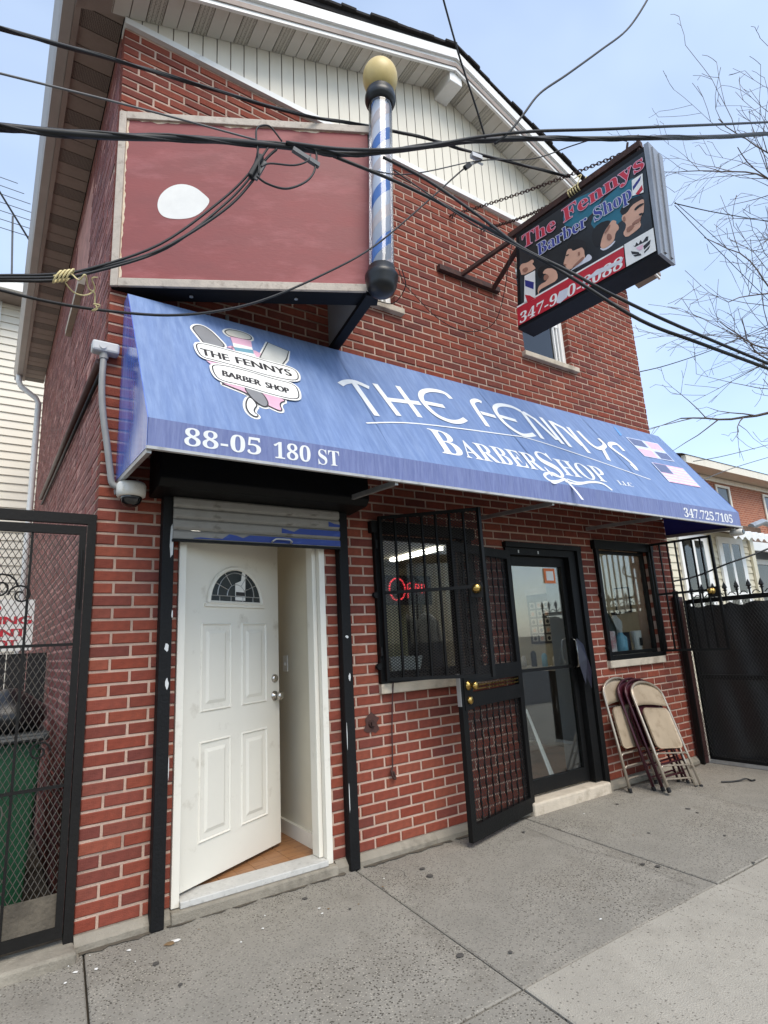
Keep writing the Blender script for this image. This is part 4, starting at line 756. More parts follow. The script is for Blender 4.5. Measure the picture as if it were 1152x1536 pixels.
for i, (c, poly) in enumerate(LOGO):
    t = .0012 + .00045*i; poly = chaikin(poly) if i in (0,2,9,10,11,12,13) else poly
    o = MB().prism(poly, AT, AU, AV, -(t+.0003), -t)
    o.build('logo_shape', 'p_'+c, lg)
    if i in (0,2,7,9,10,11,12,13):
        MB().ribbon(poly, .008, AT, AU, AV, -(t+.0004), closed=True).build('logo_outline', 'p_black', lg)
        ctr = (sum(q[0] for q in poly)/len(poly), sum(q[1] for q in poly)/len(poly))
        MB().ribbon(poly, .034, AT, AU, AV, -(.0009 if i < 12 else t-.0001), closed=True).build('logo_border', 'p_white', lg)
def lword(body, A, B, f0, f1, h):
    for k in (0, .0035, .007):
        lt = MB(); a = (A[0]+(B[0]-A[0])*f0+k, A[1]+(B[1]-A[1])*f0); b = (A[0]+(B[0]-A[0])*f1+k, A[1]+(B[1]-A[1])*f1)
        put_text(lt, body, a, b, h, AT, AU, AV, -.0082-.02*k, up=(0,-1), cap=.73); lt.build('logo_lettering', 'p_black', lg)
lword('THE', LT1[0], LT1[1], 0, .29, .078); lword('FENNYS', LT1[0], LT1[1], .37, 1, .078); lword('BARBER', LT2[0], LT2[1], 0, .56, .064); lword('SHOP', LT2[0], LT2[1], .64, 1, .064)

# ================================================================== RED WEDGE SIGN
th = R(27); RU = Vector((math.cos(th), -math.sin(th), 0)); RO = Vector((-.006, -.03, 0)); RN = RU.cross(Vector((0,0,1))); RL = 1.64; Z0, Z1 = 3.475, 4.755
rs = thing('wedge_sign', 'large faded red painted sign box angled out over the left of the awning', 'sign', (.7, -.3, Z0))
MB().prism([(0, Z0), (RL, Z0), (RL, Z1), (0, Z1)], RO, RU, (0,0,1), -.012, -.15).build('box', 'sign_black', rs)
rf_ = MB().prism([(.04, Z0+.055), (RL-.02, Z0+.055), (RL-.02, Z1-.05), (.04, Z1-.05)], RO, RU, (0,0,1), -.008, -.0118); face = rf_.build('face', 'sign_red', rs)
for (a, b, c, d) in ((0, .045, Z0, Z1), (.045, RL, Z1-.055, Z1), (.045, RL, Z0, Z0+.055)):
    MB().prism([(a, c), (b, c), (b, d), (a, d)], RO, RU, (0,0,1), .008, -.0117).build('frame', 'frame_tan', rs, bevel=.004)
MB().prism(chaikin(RED_OVAL, 2), RO, RU, (0,0,1), -.0062, -.0078).build('bare_patch', 'sign_white', rs)
edge = [(.046, Z1-.058)] + [(.056 + .004*math.sin(t*.23) + .003*math.sin(t*1.3+1) + random.uniform(-.003, .003), Z1 - .06 - (Z1-Z0-.13)*t/60) for t in range(61)] + [(.046, Z0+.062)]
MB().prism(edge, RO, RU, (0,0,1), -.0064, -.0078).build('peeled_edge', 'sign_peel', rs)
edge = [(.12, Z1-.054)] + [(.14 + 1.45*t/90, Z1 - .056 - max(0, .001 + .010*math.sin(t*.21) + .005*math.sin(t*.9+2) + random.uniform(-.002, .002))) for t in range(91)] + [(RL-.03, Z1-.054)]
MB().prism(edge, RO, RU, (0,0,1), -.0066, -.0078).build('peeled_edge', 'sign_peel', rs)
ap = RO + RU*(RL-.06) - RN*.02
MB().bar((ap.x, ap.y, (Z0+Z1)/2), (1.535, -.005, (Z0+Z1)/2), .05, Z1-Z0).build('return_panel', 'panel_grey', rs)
MB().bar((ap.x, ap.y-.02, Z0-.012), (1.54, -.005, Z0-.012), .07, .03).build('bottom_channel', 'sign_black', rs)
for a in (.5, 1.15): q = RO + RU*a; MB().lathe((q.x, q.y+.09, Z0-.012), [(.012,0),(.012,.006),(.004,.010)], 8).build('screw', 'alu', rs)
MB().bar((.72, -.02, Z0-.16), (.72, -.02, Z0+.02), .02).build('hanger_rod', 'alu', rs)

# ================================================================== BARBER POLE
pb, pt = Vector((1.413, -.855, 3.385)), Vector((1.518, -.855, 5.30))
pd = (pt-pb).normalized(); pa = pd.orthogonal().normalized(); pc = pd.cross(pa); PH = (pt-pb).length
pole = thing('barber_pole', 'blue and white striped barber pole with yellow globe', 'barber pole', tuple(pb))
def plathe(prof, n=28):
    m = MB(); vs = [pb + pd*h + (pa*math.cos(2*math.pi*k/n) + pc*math.sin(2*math.pi*k/n))*r for (r, h) in prof for k in range(n)]
    m.add(vs, [(i*n+k, i*n+(k+1)%n, (i+1)*n+(k+1)%n, (i+1)*n+k) for i in range(len(prof)-1) for k in range(n)] + [tuple(range(n))[::-1], tuple((len(prof)-1)*n+k for k in range(n))]); return m
plathe([(.001,0),(.04,.006),(.075,.03),(.095,.07),(.096,.10),(.104,.115),(.106,.14),(.098,.155),(.09,.165),(.086,.20),(.05,.205)]).build('base_cap', 'pole_black', pole, smooth=True)
h0, h1 = .20, 1.49
plathe([(.062, h0), (.062, h1)]).build('inner_cylinder', 'stripe_white', pole, smooth=True)
def band(ph, wd, mt):
    m = MB(); n = 220; turns = 3.15; rr = .0632
    for i in range(n+1):
        h = h0 + (h1-h0)*i/n; a = ph + 2*math.pi*turns*i/n
        for s in (0, 1):
            b = a + s*wd; m.v.append(tuple(pb + pd*h + (pa*math.cos(b) + pc*math.sin(b))*rr))
    # close the band with intermediate columns so that it follows the cylinder
    cols = 7; m.v = []
    for i in range(n+1):
        h = h0 + (h1-h0)*i/n; a = ph + 2*math.pi*turns*i/n
        for c in range(cols): b = a + wd*c/(cols-1); m.v.append(tuple(pb + pd*h + (pa*math.cos(b) + pc*math.sin(b))*rr))
    for i in range(n):
        for c in range(cols-1): q = i*cols+c; m.f.append((q, q+1, q+cols+1, q+cols))
    m.build('stripe', mt, pole, smooth=True)
band(0.4, 1.5, 'stripe_blue'); band(0.4+math.pi, 1.35, 'stripe_red')
n = 32; gt = MB()
gt.add([tuple(pb + pd*h + (pa*math.cos(2*math.pi*k/n) + pc*math.sin(2*math.pi*k/n))*.080) for h in (h0-.01, h1+.02) for k in range(n)], [(k, (k+1)%n, n+(k+1)%n, n+k) for k in range(n)])
gt.build('glass_tube', 'glass_tube', pole, smooth=True)
plathe([(.05,1.485),(.084,1.488),(.088,1.505),(.100,1.515),(.106,1.535),(.106,1.56),(.098,1.572),(.099,1.595),(.09,1.61),(.05,1.612)]).build('top_cap', 'pole_black', pole, smooth=True)
plathe([(.001, 1.60)] + [(.122*math.sin(R(a)), 1.735 - .135*math.cos(R(a))) for a in range(20, 180, 10)] + [(.001, 1.87)]).build('globe', 'globe_yellow', pole, smooth=True)
MB().bar(pb + pd*.16 + Vector((.05,.06,0)), pb + pd*.16 + Vector((.14,.12,.0)), .04, .05).build('wall_bracket', 'pole_black', pole)

# ================================================================== BLADE SIGN
bt = R(84.25); BU = Vector((math.cos(bt), -math.sin(bt), 0)); BO = Vector((2.92, 0, 0)); BV = Vector((0,0,1)); BN = BU.cross(BV)
bs = thing('blade_sign', 'black hanging blade sign with red and blue lettering and haircut pictures', 'sign', tuple(BO + BU*1.2 + Vector((0,0,3.7))))
BQ = B_CORN = [(.66, 4.587), (1.80, 4.587), (1.757, 3.745), (.575, 3.745)]
TH = .21
MB().prism(BQ, BO, BU, BV, 0, -TH).build('box', 'sign_black', bs)
IN = qrect(BQ, .028, .972, .045, .962)
dec(IN, 'sign_face', bs, .0005, 'face', BO, BU, BV)
# silver outer end
e0 = BO + BU*1.806; e1 = BO + BU*1.763
MB().add([tuple(BO + BU*(1.803+.004) + BV*4.60 + BN*.004), tuple(BO + BU*(1.803+.004) + BV*4.60 - BN*(TH+.004)), tuple(BO + BU*1.762 + BV*3.74 - BN*(TH+.004)), tuple(BO + BU*1.762 + BV*3.74 + BN*.004),
          tuple(BO + BU*(1.803-.03) + BV*4.60 + BN*.004), tuple(BO + BU*(1.803-.03) + BV*4.60 - BN*(TH+.004)), tuple(BO + BU*1.742 + BV*3.74 - BN*(TH+.004)), tuple(BO + BU*1.742 + BV*3.74 + BN*.004)],
         [(0,1,2,3),(7,6,5,4),(0,4,5,1),(1,5,6,2),(2,6,7,3),(3,7,4,0)]).build('end_panel', 'sign_silver', bs)
for k in (.055, .15):
    MB().bar(BO + BU*1.809 + BV*4.58 - BN*k, BO + BU*1.768 + BV*3.76 - BN*k, .03, .012, up=BU).build('end_rib', 'sign_silver', bs)
for i, (c, poly) in enumerate([('teal2', [(q[0]*1.0, q[1]+.01) for q in B_teal]), ('teal2', [(1.30,4.30),(1.50,4.42),(1.72,4.40),(1.70,4.22),(1.52,4.12),(1.36,4.14)])] + list(B_art)): dec(chaikin(poly, 1), 'p_'+c, bs, .0010 + .0002*i, 'picture_shape', BO, BU, BV)
dec(B_pole1, 'p_white', bs, .007, 'pole_picture', BO, BU, BV); dec(B_p1b, 'p_blue', bs, .0077, 'pole_picture', BO, BU, BV); dec(B_p1r, 'p_red', bs, .0077, 'pole_picture', BO, BU, BV)
dec(B_pole2, 'p_white', bs, .007, 'pole_picture', BO, BU, BV); dec(B_p2b, 'p_blue', bs, .0077, 'pole_picture', BO, BU, BV); dec(B_p2r, 'p_red', bs, .0077, 'pole_picture', BO, BU, BV)
RB = [(.592, 3.93), (1.525, 3.928), (1.515, 3.772), (.585, 3.772)]
dec(RB, 'p_red', bs, .007, 'phone_band', BO, BU, BV); dec([(.592, 3.944), (1.526, 3.942), (1.525, 3.93), (.592, 3.93)], 'p_white', bs, .007, 'band_edge', BO, BU, BV)
dec([(1.533, 3.945), (1.742, 3.945), (1.735, 3.772), (1.524, 3.772)], 'p_white', bs, .007, 'emblem_field', BO, BU, BV)
for i, q in enumerate(B_crown): dec(q, 'p_black' if i not in (5,) else 'p_flagpink', bs, .0078 + .0002*i, 'emblem_shape', BO, BU, BV)
def word(body, a, b, h, mt, t, nm='lettering', shear=0.0, sep=.0):
    lt = MB(); put_text(lt, serif(body), a, b, h, BO, BU, BV, t, shear=shear); return lt.build(nm, mt, bs)
for (body, a, b, h, mt) in (('The', (.715, 4.418), (1.03, 4.402), .115, 'p_letterred'), ('Fennys', (1.105, 4.408), (1.755, 4.425), .115, 'p_letterred'), ('Barber', (.845, 4.268), (1.29, 4.258), .105, 'p_letterblue'), ('Shop', (1.35, 4.255), (1.64, 4.258), .105, 'p_letterblue')):
    for k in range(8):
        ox, oz = .0052*math.cos(k*math.pi/4), .0052*math.sin(k*math.pi/4)
        word(body, (a[0]+ox, a[1]+oz), (b[0]+ox, b[1]+oz), h, 'p_pink' if mt == 'p_letterred' else 'p_cape', .0084 + .00001*k, 'letter_outline')
    word(body, a, b, h, mt, .0092)
word('347-9', (.60, 3.782), (.955, 3.782), .085, 'p_white', .0082, shear=.18); word('0-8088', (1.045, 3.782), (1.495, 3.782), .085, 'p_white', .0082, shear=.18)
dec(B_patch, 'p_cape', bs, .009, 'peeled_patch', BO, BU, BV); dec(B_smear, 'p_cape', bs, .009, 'peeled_patch', BO, BU, BV)
# beam, wall bracket and struts that carry it
bc = BO - BN*TH*.5
bmw = lambda a, z: bc + BU*a + BV*z
MB().bar(bmw(.52, 4.70), bmw(1.72, 4.715), .045, .05).build('beam', 'rust_dark', bs)
for a in (.70, 1.70): MB().bar(bmw(a, 4.58), bmw(a, 4.69), .03, .02).build('hanger', 'rust_dark', bs)
MB().bar((2.655, -.02, 4.555), (3.41, -.02, 4.565), .05, .05).build('wall_bar', 'rust_dark', bs)
MB().bar((2.92, -.03, 4.56), bmw(.56, 4.66), .032, .032).build('strut', 'rust_dark', bs)
MB().bar((3.33, -.03, 4.555), bmw(.60, 4.55), .032, .032).build('strut', 'rust_dark', bs)
def chain(p, q, link=.036, sag=.03, nm='chain'):
    p = Vector(p); q = Vector(q); L = (q-p).length; n = int(L/(link*.72)); m = MB(); d = (q-p).normalized()
    for i in range(n):
        t = (i+.5)/n; c = p + (q-p)*t - Vector((0,0,sag*4*t*(1-t))); s = d.orthogonal().normalized()
        if i % 2: s = d.cross(s)
        m.tube([c + d*math.cos(2*math.pi*k/8)*link*.55 + s*math.sin(2*math.pi*k/8)*link*.33 for k in range(9)], .0042, 4, caps=False)
    return m.build(nm, 'rust_dark', bs)
chain((2.87, -.02, 5.19), bmw(1.62, 4.73)); chain((3.28, -.02, 5.21), bmw(.98, 4.73))
for (x, z) in ((2.87, 5.19), (3.28, 5.21)): MB().tube([(x, .02, z), (x, -.03, z), (x, -.045, z-.02), (x, -.03, z-.045)], .009, 6).build('wall_hook', 'rust_dark', bs)
for sx in (0, 1): MB().bar(bmw(1.60+.08*sx, 4.69), bmw(1.63+.08*sx, 4.80), .012).build('chain_bolt', 'rust_dark', bs)
# ---- upper windows
def upper_window(x0, x1, z0, z1):
    h = holder('window', ((x0+x1)/2, .1, z0), bld); f = .05
    for b in ((x0, x0+f, .06, .14, z0, z1), (x1-f, x1, .06, .14, z0, z1), (x0+f, x1-f, .06, .14, z0, z0+f), (x0+f, x1-f, .06, .14, z1-f, z1), (x0+f, x1-f, .075, .13, (z0+z1)/2-.02, (z0+z1)/2+.02)): MB().box(*b).build('frame', 'white_trim', h, bevel=.004)
    for s in (0, 1): MB().box(x1-f-.03-.05*s, x1-f-.012-.05*s, .08, .1, z0+f, z1-f).build('sash_rail', 'white_trim', h)
    MB().box(x0+f, x1-f, .1, .104, z0+f, z1-f).build('pane', 'glass_clear', h)
    MB().box(x0+f, x1-f, .112, .116, z0+.02, z1-.02).build('blind', 'curtain_white', h)
    MB().box(x0-.05, x1+.06, -.05, .10, z0-.055, z0-.002).build('sill', 'sill_stone', h, bevel=.006)
upper_window(1.30, 2.16, 59*M_, 74*M_); upper_window(3.72, 4.43, 59*M_, 74*M_)

# ================================================================== ROLLER SHUTTER over the left door
sh = thing('roller_shutter', 'rolled-up metal shutter with chipped white and blue slats above the white door', 'shutter', (.93, -.08, 0))
bxm = MB(); pr = [(-.006, 2.44), (-.20, 2.44), (-.265, 2.40), (-.275, 2.24), (-.24, 2.20), (-.006, 2.185)]
bxm.prism(pr, (.265, 0, 0), (0,1,0), (0,0,1), 1.365); bxm.build('housing', 'black_paint', sh, bevel=.008)
for i in range(4):
    z1 = 2.19 - i*.066; m = MB(); x0, x1 = .388, 1.492
    pf = [(-.082, z1), (-.094, z1-.012), (-.096, z1-.05), (-.084, z1-.0655), (-.076, z1-.0655), (-.076, z1)]
    m.prism(pf, (x0, 0, 0), (0,1,0), (0,0,1), x1-x0); sl_o = m.build('slat', 'shutter_white', sh, bevel=.003)
# blue paint left on the right of the slats
bp = [(.50, 1.95), (.62, 1.975), (.80, 1.98), (.98, 2.005), (1.12, 2.04), (1.28, 2.07), (1.40, 2.10), (1.488, 2.128), (1.488, 1.934), (.46, 1.934)]
for i in range(4):
    z1 = 2.19 - i*.066; lo, hi = z1-.05, z1-.012
    pts = [(x, min(max(z, lo), hi)) for (x, z) in [(.46+1.03*t/24, 0) for t in range(25)] for z in [1.94 + .17*max(0, (x-.50))**1.25 + .012*math.sin(x*37) + .008*math.sin(x*91)]]
    tp = [p for p in pts if p[1] > lo + .002]
    if len(tp) > 2: MB().prism([(tp[0][0], lo)] + tp + [(tp[-1][0], lo)], (0, -.0968, 0), (1,0,0), (0,0,1), .0015).build('paint_patch', 'shutter_blue', sh)
MB().box(.386, 1.494, -.10, -.07, 1.922, 1.936).build('bottom_bar', 'black_paint', sh)
MB().tube([(.99, -.1, 1.945), (.99, -.125, 1.95), (1.01, -.13, 1.962), (1.10, -.13, 1.962), (1.12, -.125, 1.95), (1.12, -.1, 1.945)], .006, 6).build('pull_handle', 'alu', sh)
for (x0, x1) in ((.335, .402), (1.497, 1.568)):
    MB().box(x0, x1, -.07, -.004, -.06, 2.19).build('guide_rail', 'rail_paint', sh, bevel=.006)
for i, (x, z, w, h) in enumerate(((.375, 1.80, .022, .26), (.36, 1.30, .03, .055), (.37, 1.10, .022, .07), (.395, 1.48, .01, .06), (1.515, 1.33, .03, .022), (1.53, 1.05, .018, .06), (1.50, .62, .006, .2), (1.50, .25, .007, .22), (.40, .62, .005, .16))):
    rr = random.Random(i); pts = [(x + w*(.5+.5*math.cos(a)*rr.uniform(.6,1)), z + h*(.5+.5*math.sin(a)*rr.uniform(.6,1))) for a in [2*math.pi*k/9 for k in range(9)]]
    MB().prism(pts, (0, -.0705, 0), (1,0,0), (0,0,1), .0008).build('paint_chip', 'paint_chip', sh)

# ================================================================== mesh and bars
def mesh_panel(O, U, V, w, h, dx, dy, r, n=3, clip=None):
    O = Vector(O); U = Vector(U).normalized(); V = Vector(V).normalized(); m = MB()
    k = dy/dx
    for sgn in (1, -1):
        c0 = -h if sgn > 0 else 0.0; c1 = w*k if sgn < 0 else w*k
        # lines y = sgn*k*x + c
        lo, hi = (-(w*k), h) if sgn > 0 else (0, h + w*k); c = lo
        while c <= hi:
            xa, xb = 0.0, w
            ya, yb = sgn*k*xa + c, sgn*k*xb + c
            pts = []
            for (x, y) in ((xa, ya), (xb, yb)):
                if 0 <= y <= h: pts.append((x, y))
            for yy in (0.0, h):
                x = (yy - c)/(sgn*k)
                if 0 < x < w: pts.append((x, yy))
            if len(pts) >= 2:
                pts.sort(); a, b = pts[0], pts[-1]
                if (a[0]-b[0])**2 + (a[1]-b[1])**2 > 1e-4: m.tube([O + U*a[0] + V*a[1], O + U*b[0] + V*b[1]], r, n, caps=False)
            c += 2*dy
    return m
def window_guard(hinge, ang, L, z0, z1, nb, label, flip=False, meshed=True):
    t = thing('window_guard', label, 'window guard', (hinge[0], hinge[1], z0), 'hinged bar guards on the shop windows')
    U = Vector((math.cos(ang), -math.sin(ang), 0)); H = Vector((hinge[0], hinge[1], 0)); P = lambda a, z: H + U*a + Vector((0,0,z))
    for a in (0.012, L-.012): MB().bar(P(a, z0), P(a, z1), .024).build('stile', 'black_paint', t)
    for z in (z0+.012, z0+(z1-z0)*.52, z1-.012): MB().bar(P(.024, z), P(L-.024, z), .02, .022).build('rail', 'black_paint', t)
    for i in range(nb): a = .024 + (L-.048)*(i+1)/(nb+1); MB().bar(P(a, z0+.023), P(a, z1-.023), .014).build('bar', 'black_paint', t)
    if meshed: mesh_panel(P(.02, z0+.02) + U.cross(Vector((0,0,1)))*(-.014), U, (0,0,1), L-.04, z1-z0-.04, .0135, .0098, .0026).build('expanded_mesh', 'mesh_black', t, kind='stuff')
    zc = z0+(z1-z0)*.50; nrm = U.cross(Vector((0,0,1)))
    MB().bar(P(L-.07, zc-.05), P(L-.07, zc+.05), .085, .012, up=nrm).build('lock_plate', 'black_paint', t)
    knob(t, P(L-.07, zc+.01) + nrm*.006, nrm, 1.0, 'brass', KP)
    for z in (z0+.2, z1-.2): MB().tube([P(-.02, z-.03), P(-.02, z+.03)], .012, 6).build('hinge', 'black_paint', t)
    return t
window_guard((1.835, -.055), R(45), .735, 1.03, 2.185, 6, 'black barred window guard with mesh swung open from the left shop window')
window_guard((5.245, -.055), R(80), .60, 1.05, 2.15, 6, 'black barred window guard swung open beside the right shop window', meshed=False)

# ---- security screen door, swung out against the wall
sdt = thing('security_screen_door', 'black steel screen door with brass knob swung open against the wall', 'screen door', (3.16, -.04, -.03))
SH = Vector((3.16, -.035, 0)); sang = math.atan2(.225, .85); SU = Vector((-math.cos(sang), -math.sin(sang), 0)); SLn = .885; SN = Vector((math.sin(sang), -math.cos(sang), 0)); SP = lambda a, z: SH + SU*a + Vector((0,0,z))
for a in (.03, SLn-.03): MB().bar(SP(a, -.03), SP(a, 1.99), .06, .035, up=SN).build('stile', 'black_paint', sdt)
for (z, h) in ((.02, .10), (.86, .10), (1.03, .11), (1.955, .07)): MB().bar(SP(.06, z), SP(SLn-.06, z), .035, h).build('rail', 'black_paint', sdt)
for (za, zb) in ((.07, .81), (1.085, 1.92)):
    mesh_panel(SP(.06, za) - SN*.006, SU, (0,0,1), SLn-.12, zb-za, .011, .017, .0022).build('expanded_mesh', 'mesh_black', sdt, kind='stuff')
    for i in range(8):
        a = .06 + (SLn-.12)*(i+1)/9
        n = 26; b = MB(); pts = [SP(a, za + (zb-za)*k/n) + SN*.012 + SU*(.004*math.sin(k*1.7)) for k in range(n+1)]
        b.tube(pts, [.006 + .0022*math.sin(k*1.7+.6) for k in range(n+1)], 5); b.build('twisted_bar', 'black_paint', sdt)
mesh_panel(SP(.06, .92) - SN*.006, SU, (0,0,1), SLn-.12, .05, .02, .02, .0016).build('expanded_mesh', 'mesh_black', sdt, kind='stuff')
for z in (.93, .955): MB().bar(SP(.06, z) + SN*.01, SP(SLn-.16, z) + SN*.01, .008, .008).build('trim_rod', 'brass', sdt)
MB().bar(SP(SLn-.085, .80), SP(SLn-.085, 1.07), .11, .045, up=SN).build('lock_box', 'black_paint', sdt)
knob(sdt, SP(SLn-.085, .965) + SN*.024, SN, 1.05, 'brass', KP); knob(sdt, SP(SLn-.085, .865) + SN*.024, SN, 1.0, 'brass', LP_)
MB().bar(SP(SLn+.004, .83), SP(SLn+.004, 1.05), .03, .008, up=SU).build('strike_plate', 'alu', sdt)
for z in (.25, 1.75): MB().tube([SP(-.012, z-.05), SP(-.012, z+.05)], .012, 6).build('hinge', 'black_paint', sdt)
MB().box(4.065, 4.125, -.045, -.004, -.06, 2.05).build('door_side_post', 'black_paint', bld)
MB().box(3.13, 4.125, -.05, -.004, 2.031, 2.075).build('door_head_post', 'black_paint', bld)

# ================================================================== things behind the glass
ns_ = thing('neon_sign', 'red neon open sign hanging inside the left shop window', 'neon sign', (2.25, .22, 1.62))
MB().tube([(2.17 + .075*math.cos(a), .22, 1.69 + .085*math.sin(a)) for a in [2*math.pi*k/20 for k in range(21)]], .006, 6).build('letter_o', 'neon_red', ns_)
nt_ = MB(); nt_.tube([(2.27, .22, 1.62), (2.27, .22, 1.73), (2.30, .22, 1.74), (2.31, .22, 1.71), (2.28, .22, 1.69)], .005, 6); nt_.tube([(2.35, .22, 1.70), (2.385, .22, 1.70), (2.38, .22, 1.73), (2.35, .22, 1.73), (2.345, .22, 1.68), (2.38, .22, 1.67)], .005, 6); nt_.tube([(2.41, .22, 1.66), (2.41, .22, 1.73), (2.44, .22, 1.73), (2.445, .22, 1.66)], .005, 6)
nt_.build('letters', 'neon_red', ns_)
MB().box(2.04, 2.52, .235, .25, 1.57, 1.80).build('back_panel', 'dark_plain', ns_)
bsk = MB(); bsk.add([(2.04,.16,1.07),(2.30,.16,1.07),(2.28,.34,1.07),(2.06,.34,1.07),(2.02,.15,1.18),(2.32,.15,1.18),(2.30,.36,1.18),(2.04,.36,1.18)], [(0,1,2,3),(0,1,5,4),(1,2,6,5),(2,3,7,6),(3,0,4,7)])
tag(bsk.build('basket', 'paper_white'), 'small white plastic basket on the sill of the left shop window', 'basket')
MB().box(1.86, 2.70, .20, .42, 1.0, 1.065).build('inner_sill', 'poster_dark', bld)
MB().box(4.42, 5.26, .16, .34, 1.0, 1.062).build('inner_sill', 'poster_light', bld)
cu = MB(); n = 30
cu.add([(2.02 + .45*i/n, .52 + .025*math.sin(i*1.3), z) for z in (1.0, 1.62) for i in range(n+1)], [(i, i+1, n+2+i, n+1+i) for i in range(n)]); tag(cu.build('curtain', 'curtain'), 'pale yellow curtain hanging behind the left shop window', 'curtain')
sf = thing('shelf_unit', 'dark shelf unit with boxes against the back wall inside the shop', 'shelf', (4.6, 4.2, .012))
for z in (.5, 1.0, 1.5, 1.95): MB().box(3.6,5.4,4.1,4.39,z,z+.03).build('shelf', 'poster_dark', sf)
for x in (3.6, 4.5, 5.37): MB().box(x,x+.03,4.08,4.099,.012,2.0).build('upright', 'poster_dark', sf)
for i, (x, z) in enumerate([(3.7,1.03),(3.95,1.03),(4.2,1.03),(4.6,1.03),(4.9,1.03),(5.15,1.03),(3.75,1.53),(4.1,1.53),(4.65,1.53),(5.0,1.53)]):
    k = ('paper_white','red_vinyl','bottle_blue','p_black','orange_paper')[i%5]; o = MB().box(x,x+.18,4.14,4.34,z+.002,z+.17+.04*(i%3)).build('storage_box', k); tag(o, ('white','red','pale blue','black','orange')[i%5] + (' box on the middle shelf' if z < 1.2 else ' box on the upper shelf') + ' inside the shop, ' + ('first','second','third','fourth','fifth','sixth','first','second','third','fourth')[i] + ' from the left', 'box', 'boxes on the shop shelf')
jk = thing('coat_rack', 'coat rack with dark jackets inside the left shop window', 'coat rack', (2.95, 1.0, .012)); MB().tube([(2.95,1.0,.012),(2.95,1.0,1.75)], .018, 8).build('pole', 'p_black', jk)
for k, (dx, dy) in enumerate(((-.14,.02),(.12,.06),(.0,-.13))):
    MB().lathe((2.95+dx,1.0+dy,.78), [(.13,0),(.15,.2),(.14,.5),(.11,.68),(.03,.76)], 10).build('jacket', ('tarp','p_black','tarp_blue')[k], jk, smooth=True)
for a in (0, 2.1, 4.2): MB().tube([(2.95,1.0,.1),(2.95+.2*math.cos(a),1.0+.2*math.sin(a),.014)], .012, 6).build('foot', 'p_black', jk)
# right window: items on the sill
ca = MB().box(4.655, 4.82, .19, .27, 1.063, 1.28); tag(ca.build('carton', 'bottle_pink', bevel=.004), 'pink and white carton on the right window sill', 'carton')
bo = thing('spray_bottle', 'light blue bottle standing on the right window sill', 'bottle', (4.945, .22, 1.063)); MB().lathe((4.945,.22,1.063), [(.055,0),(.06,.01),(.06,.15),(.03,.18),(.022,.20)], 16).build('body', 'bottle_blue', bo, smooth=True); MB().lathe((4.945,.22,1.263), [(.026,0),(.026,.03)], 12).build('cap', 'paper_white', bo)
bo = thing('spray_bottle', 'round white bottle with dark trigger at the back of the right window sill', 'bottle', (5.02, .31, 1.063)); MB().lathe((5.02,.31,1.063), [(.05,0),(.05,.2),(.065,.25),(.065,.31),(.03,.36),(.02,.38)], 16).build('body', 'paper_white', bo, smooth=True); MB().box(4.995,5.045,.26,.33,1.443,1.475).build('trigger', 'p_black', bo)
bo = thing('mug', 'dark blue mug on the right window sill', 'mug', (5.065, .25, 1.063)); MB().lathe((5.065,.25,1.063), [(.045,0),(.05,.01),(.05,.2),(.04,.2),(.04,.02)], 16).build('body', 'tarp_blue', bo, smooth=True); MB().tube([(5.113,.25,1.1),(5.135,.25,1.12),(5.135,.25,1.2),(5.113,.25,1.22)], .008, 6).build('handle', 'tarp_blue', bo)
bo = thing('tube_can', 'white printed tube at the right end of the right window sill', 'can', (5.185, .20, 1.063)); MB().lathe((5.185,.20,1.063), [(.038,0),(.04,.01),(.055,.2),(.05,.21)], 16).build('body', 'paper_white', bo, smooth=True); MB().box(5.16,5.21,.148,.152,1.12,1.2).build('print', 'p_black', bo)
bo = thing('figurine', 'tall dark green figurine at the left of the right window sill', 'figurine', (4.86, .315, 1.063)); MB().lathe((4.86,.315,1.063), [(.06,0),(.09,.12),(.10,.24),(.07,.34),(.03,.42),(.025,.48),(.035,.52),(.015,.55)], 14).build('body', 'dark_green', bo, smooth=True)
pf_ = thing('picture_frame', 'thin dark picture frame on the wall behind the right window', 'picture', (5.49, .5, 1.49)); MB().box(5.488,5.495,.42,.585,1.49,1.745).build('print', 'poster_light', pf_)
for b in ((5.483,5.4985,.405,.42,1.475,1.76),(5.483,5.4985,.585,.60,1.475,1.76),(5.483,5.4985,.42,.585,1.475,1.49),(5.483,5.4985,.42,.585,1.745,1.76)): MB().box(*b).build('moulding', 'p_black', pf_)
MB().tube([(4.68,.2,1.98),(4.69,.2,1.86),(4.66,.2,1.74),(4.60,.2,1.66)], .005, 5).build('window_cord', 'p_black', bld)
# seen through the glass door
po = thing('style_poster', 'grid poster of haircut styles on the wall inside the shop', 'poster', (5.49, 1.75, 1.15)); MB().box(5.490,5.4985,1.42,1.92,1.17,1.80).build('sheet', 'poster_dark', po)
for i in range(4):
    for j in range(5):
        y0 = 1.45 + i*.115; z0 = 1.20 + j*.105; MB().box(5.486,5.4895,y0,y0+.085,z0,z0+.08).build('picture', 'poster_light', po); MB().lathe((5.4835, y0+.042, z0+.036), [(.026,0),(.02,.002)], 8, 'x').build('head_print', 'p_black' if (i+j)%2 else 'p_skin', po)
MB().box(5.484,5.4995,1.40,1.94,1.80,1.88).build('header', 'poster_light', po)
co = thing('counter', 'narrow shelf counter with jars against the inside shop wall', 'counter', (5.3, 1.8, 0)); MB().box(5.12,5.4985,1.25,2.6,.86,.90).build('top', 'poster_light', co); MB().box(5.16,5.4985,1.28,2.55,.012,.86).build('cabinet', 'poster_dark', co)
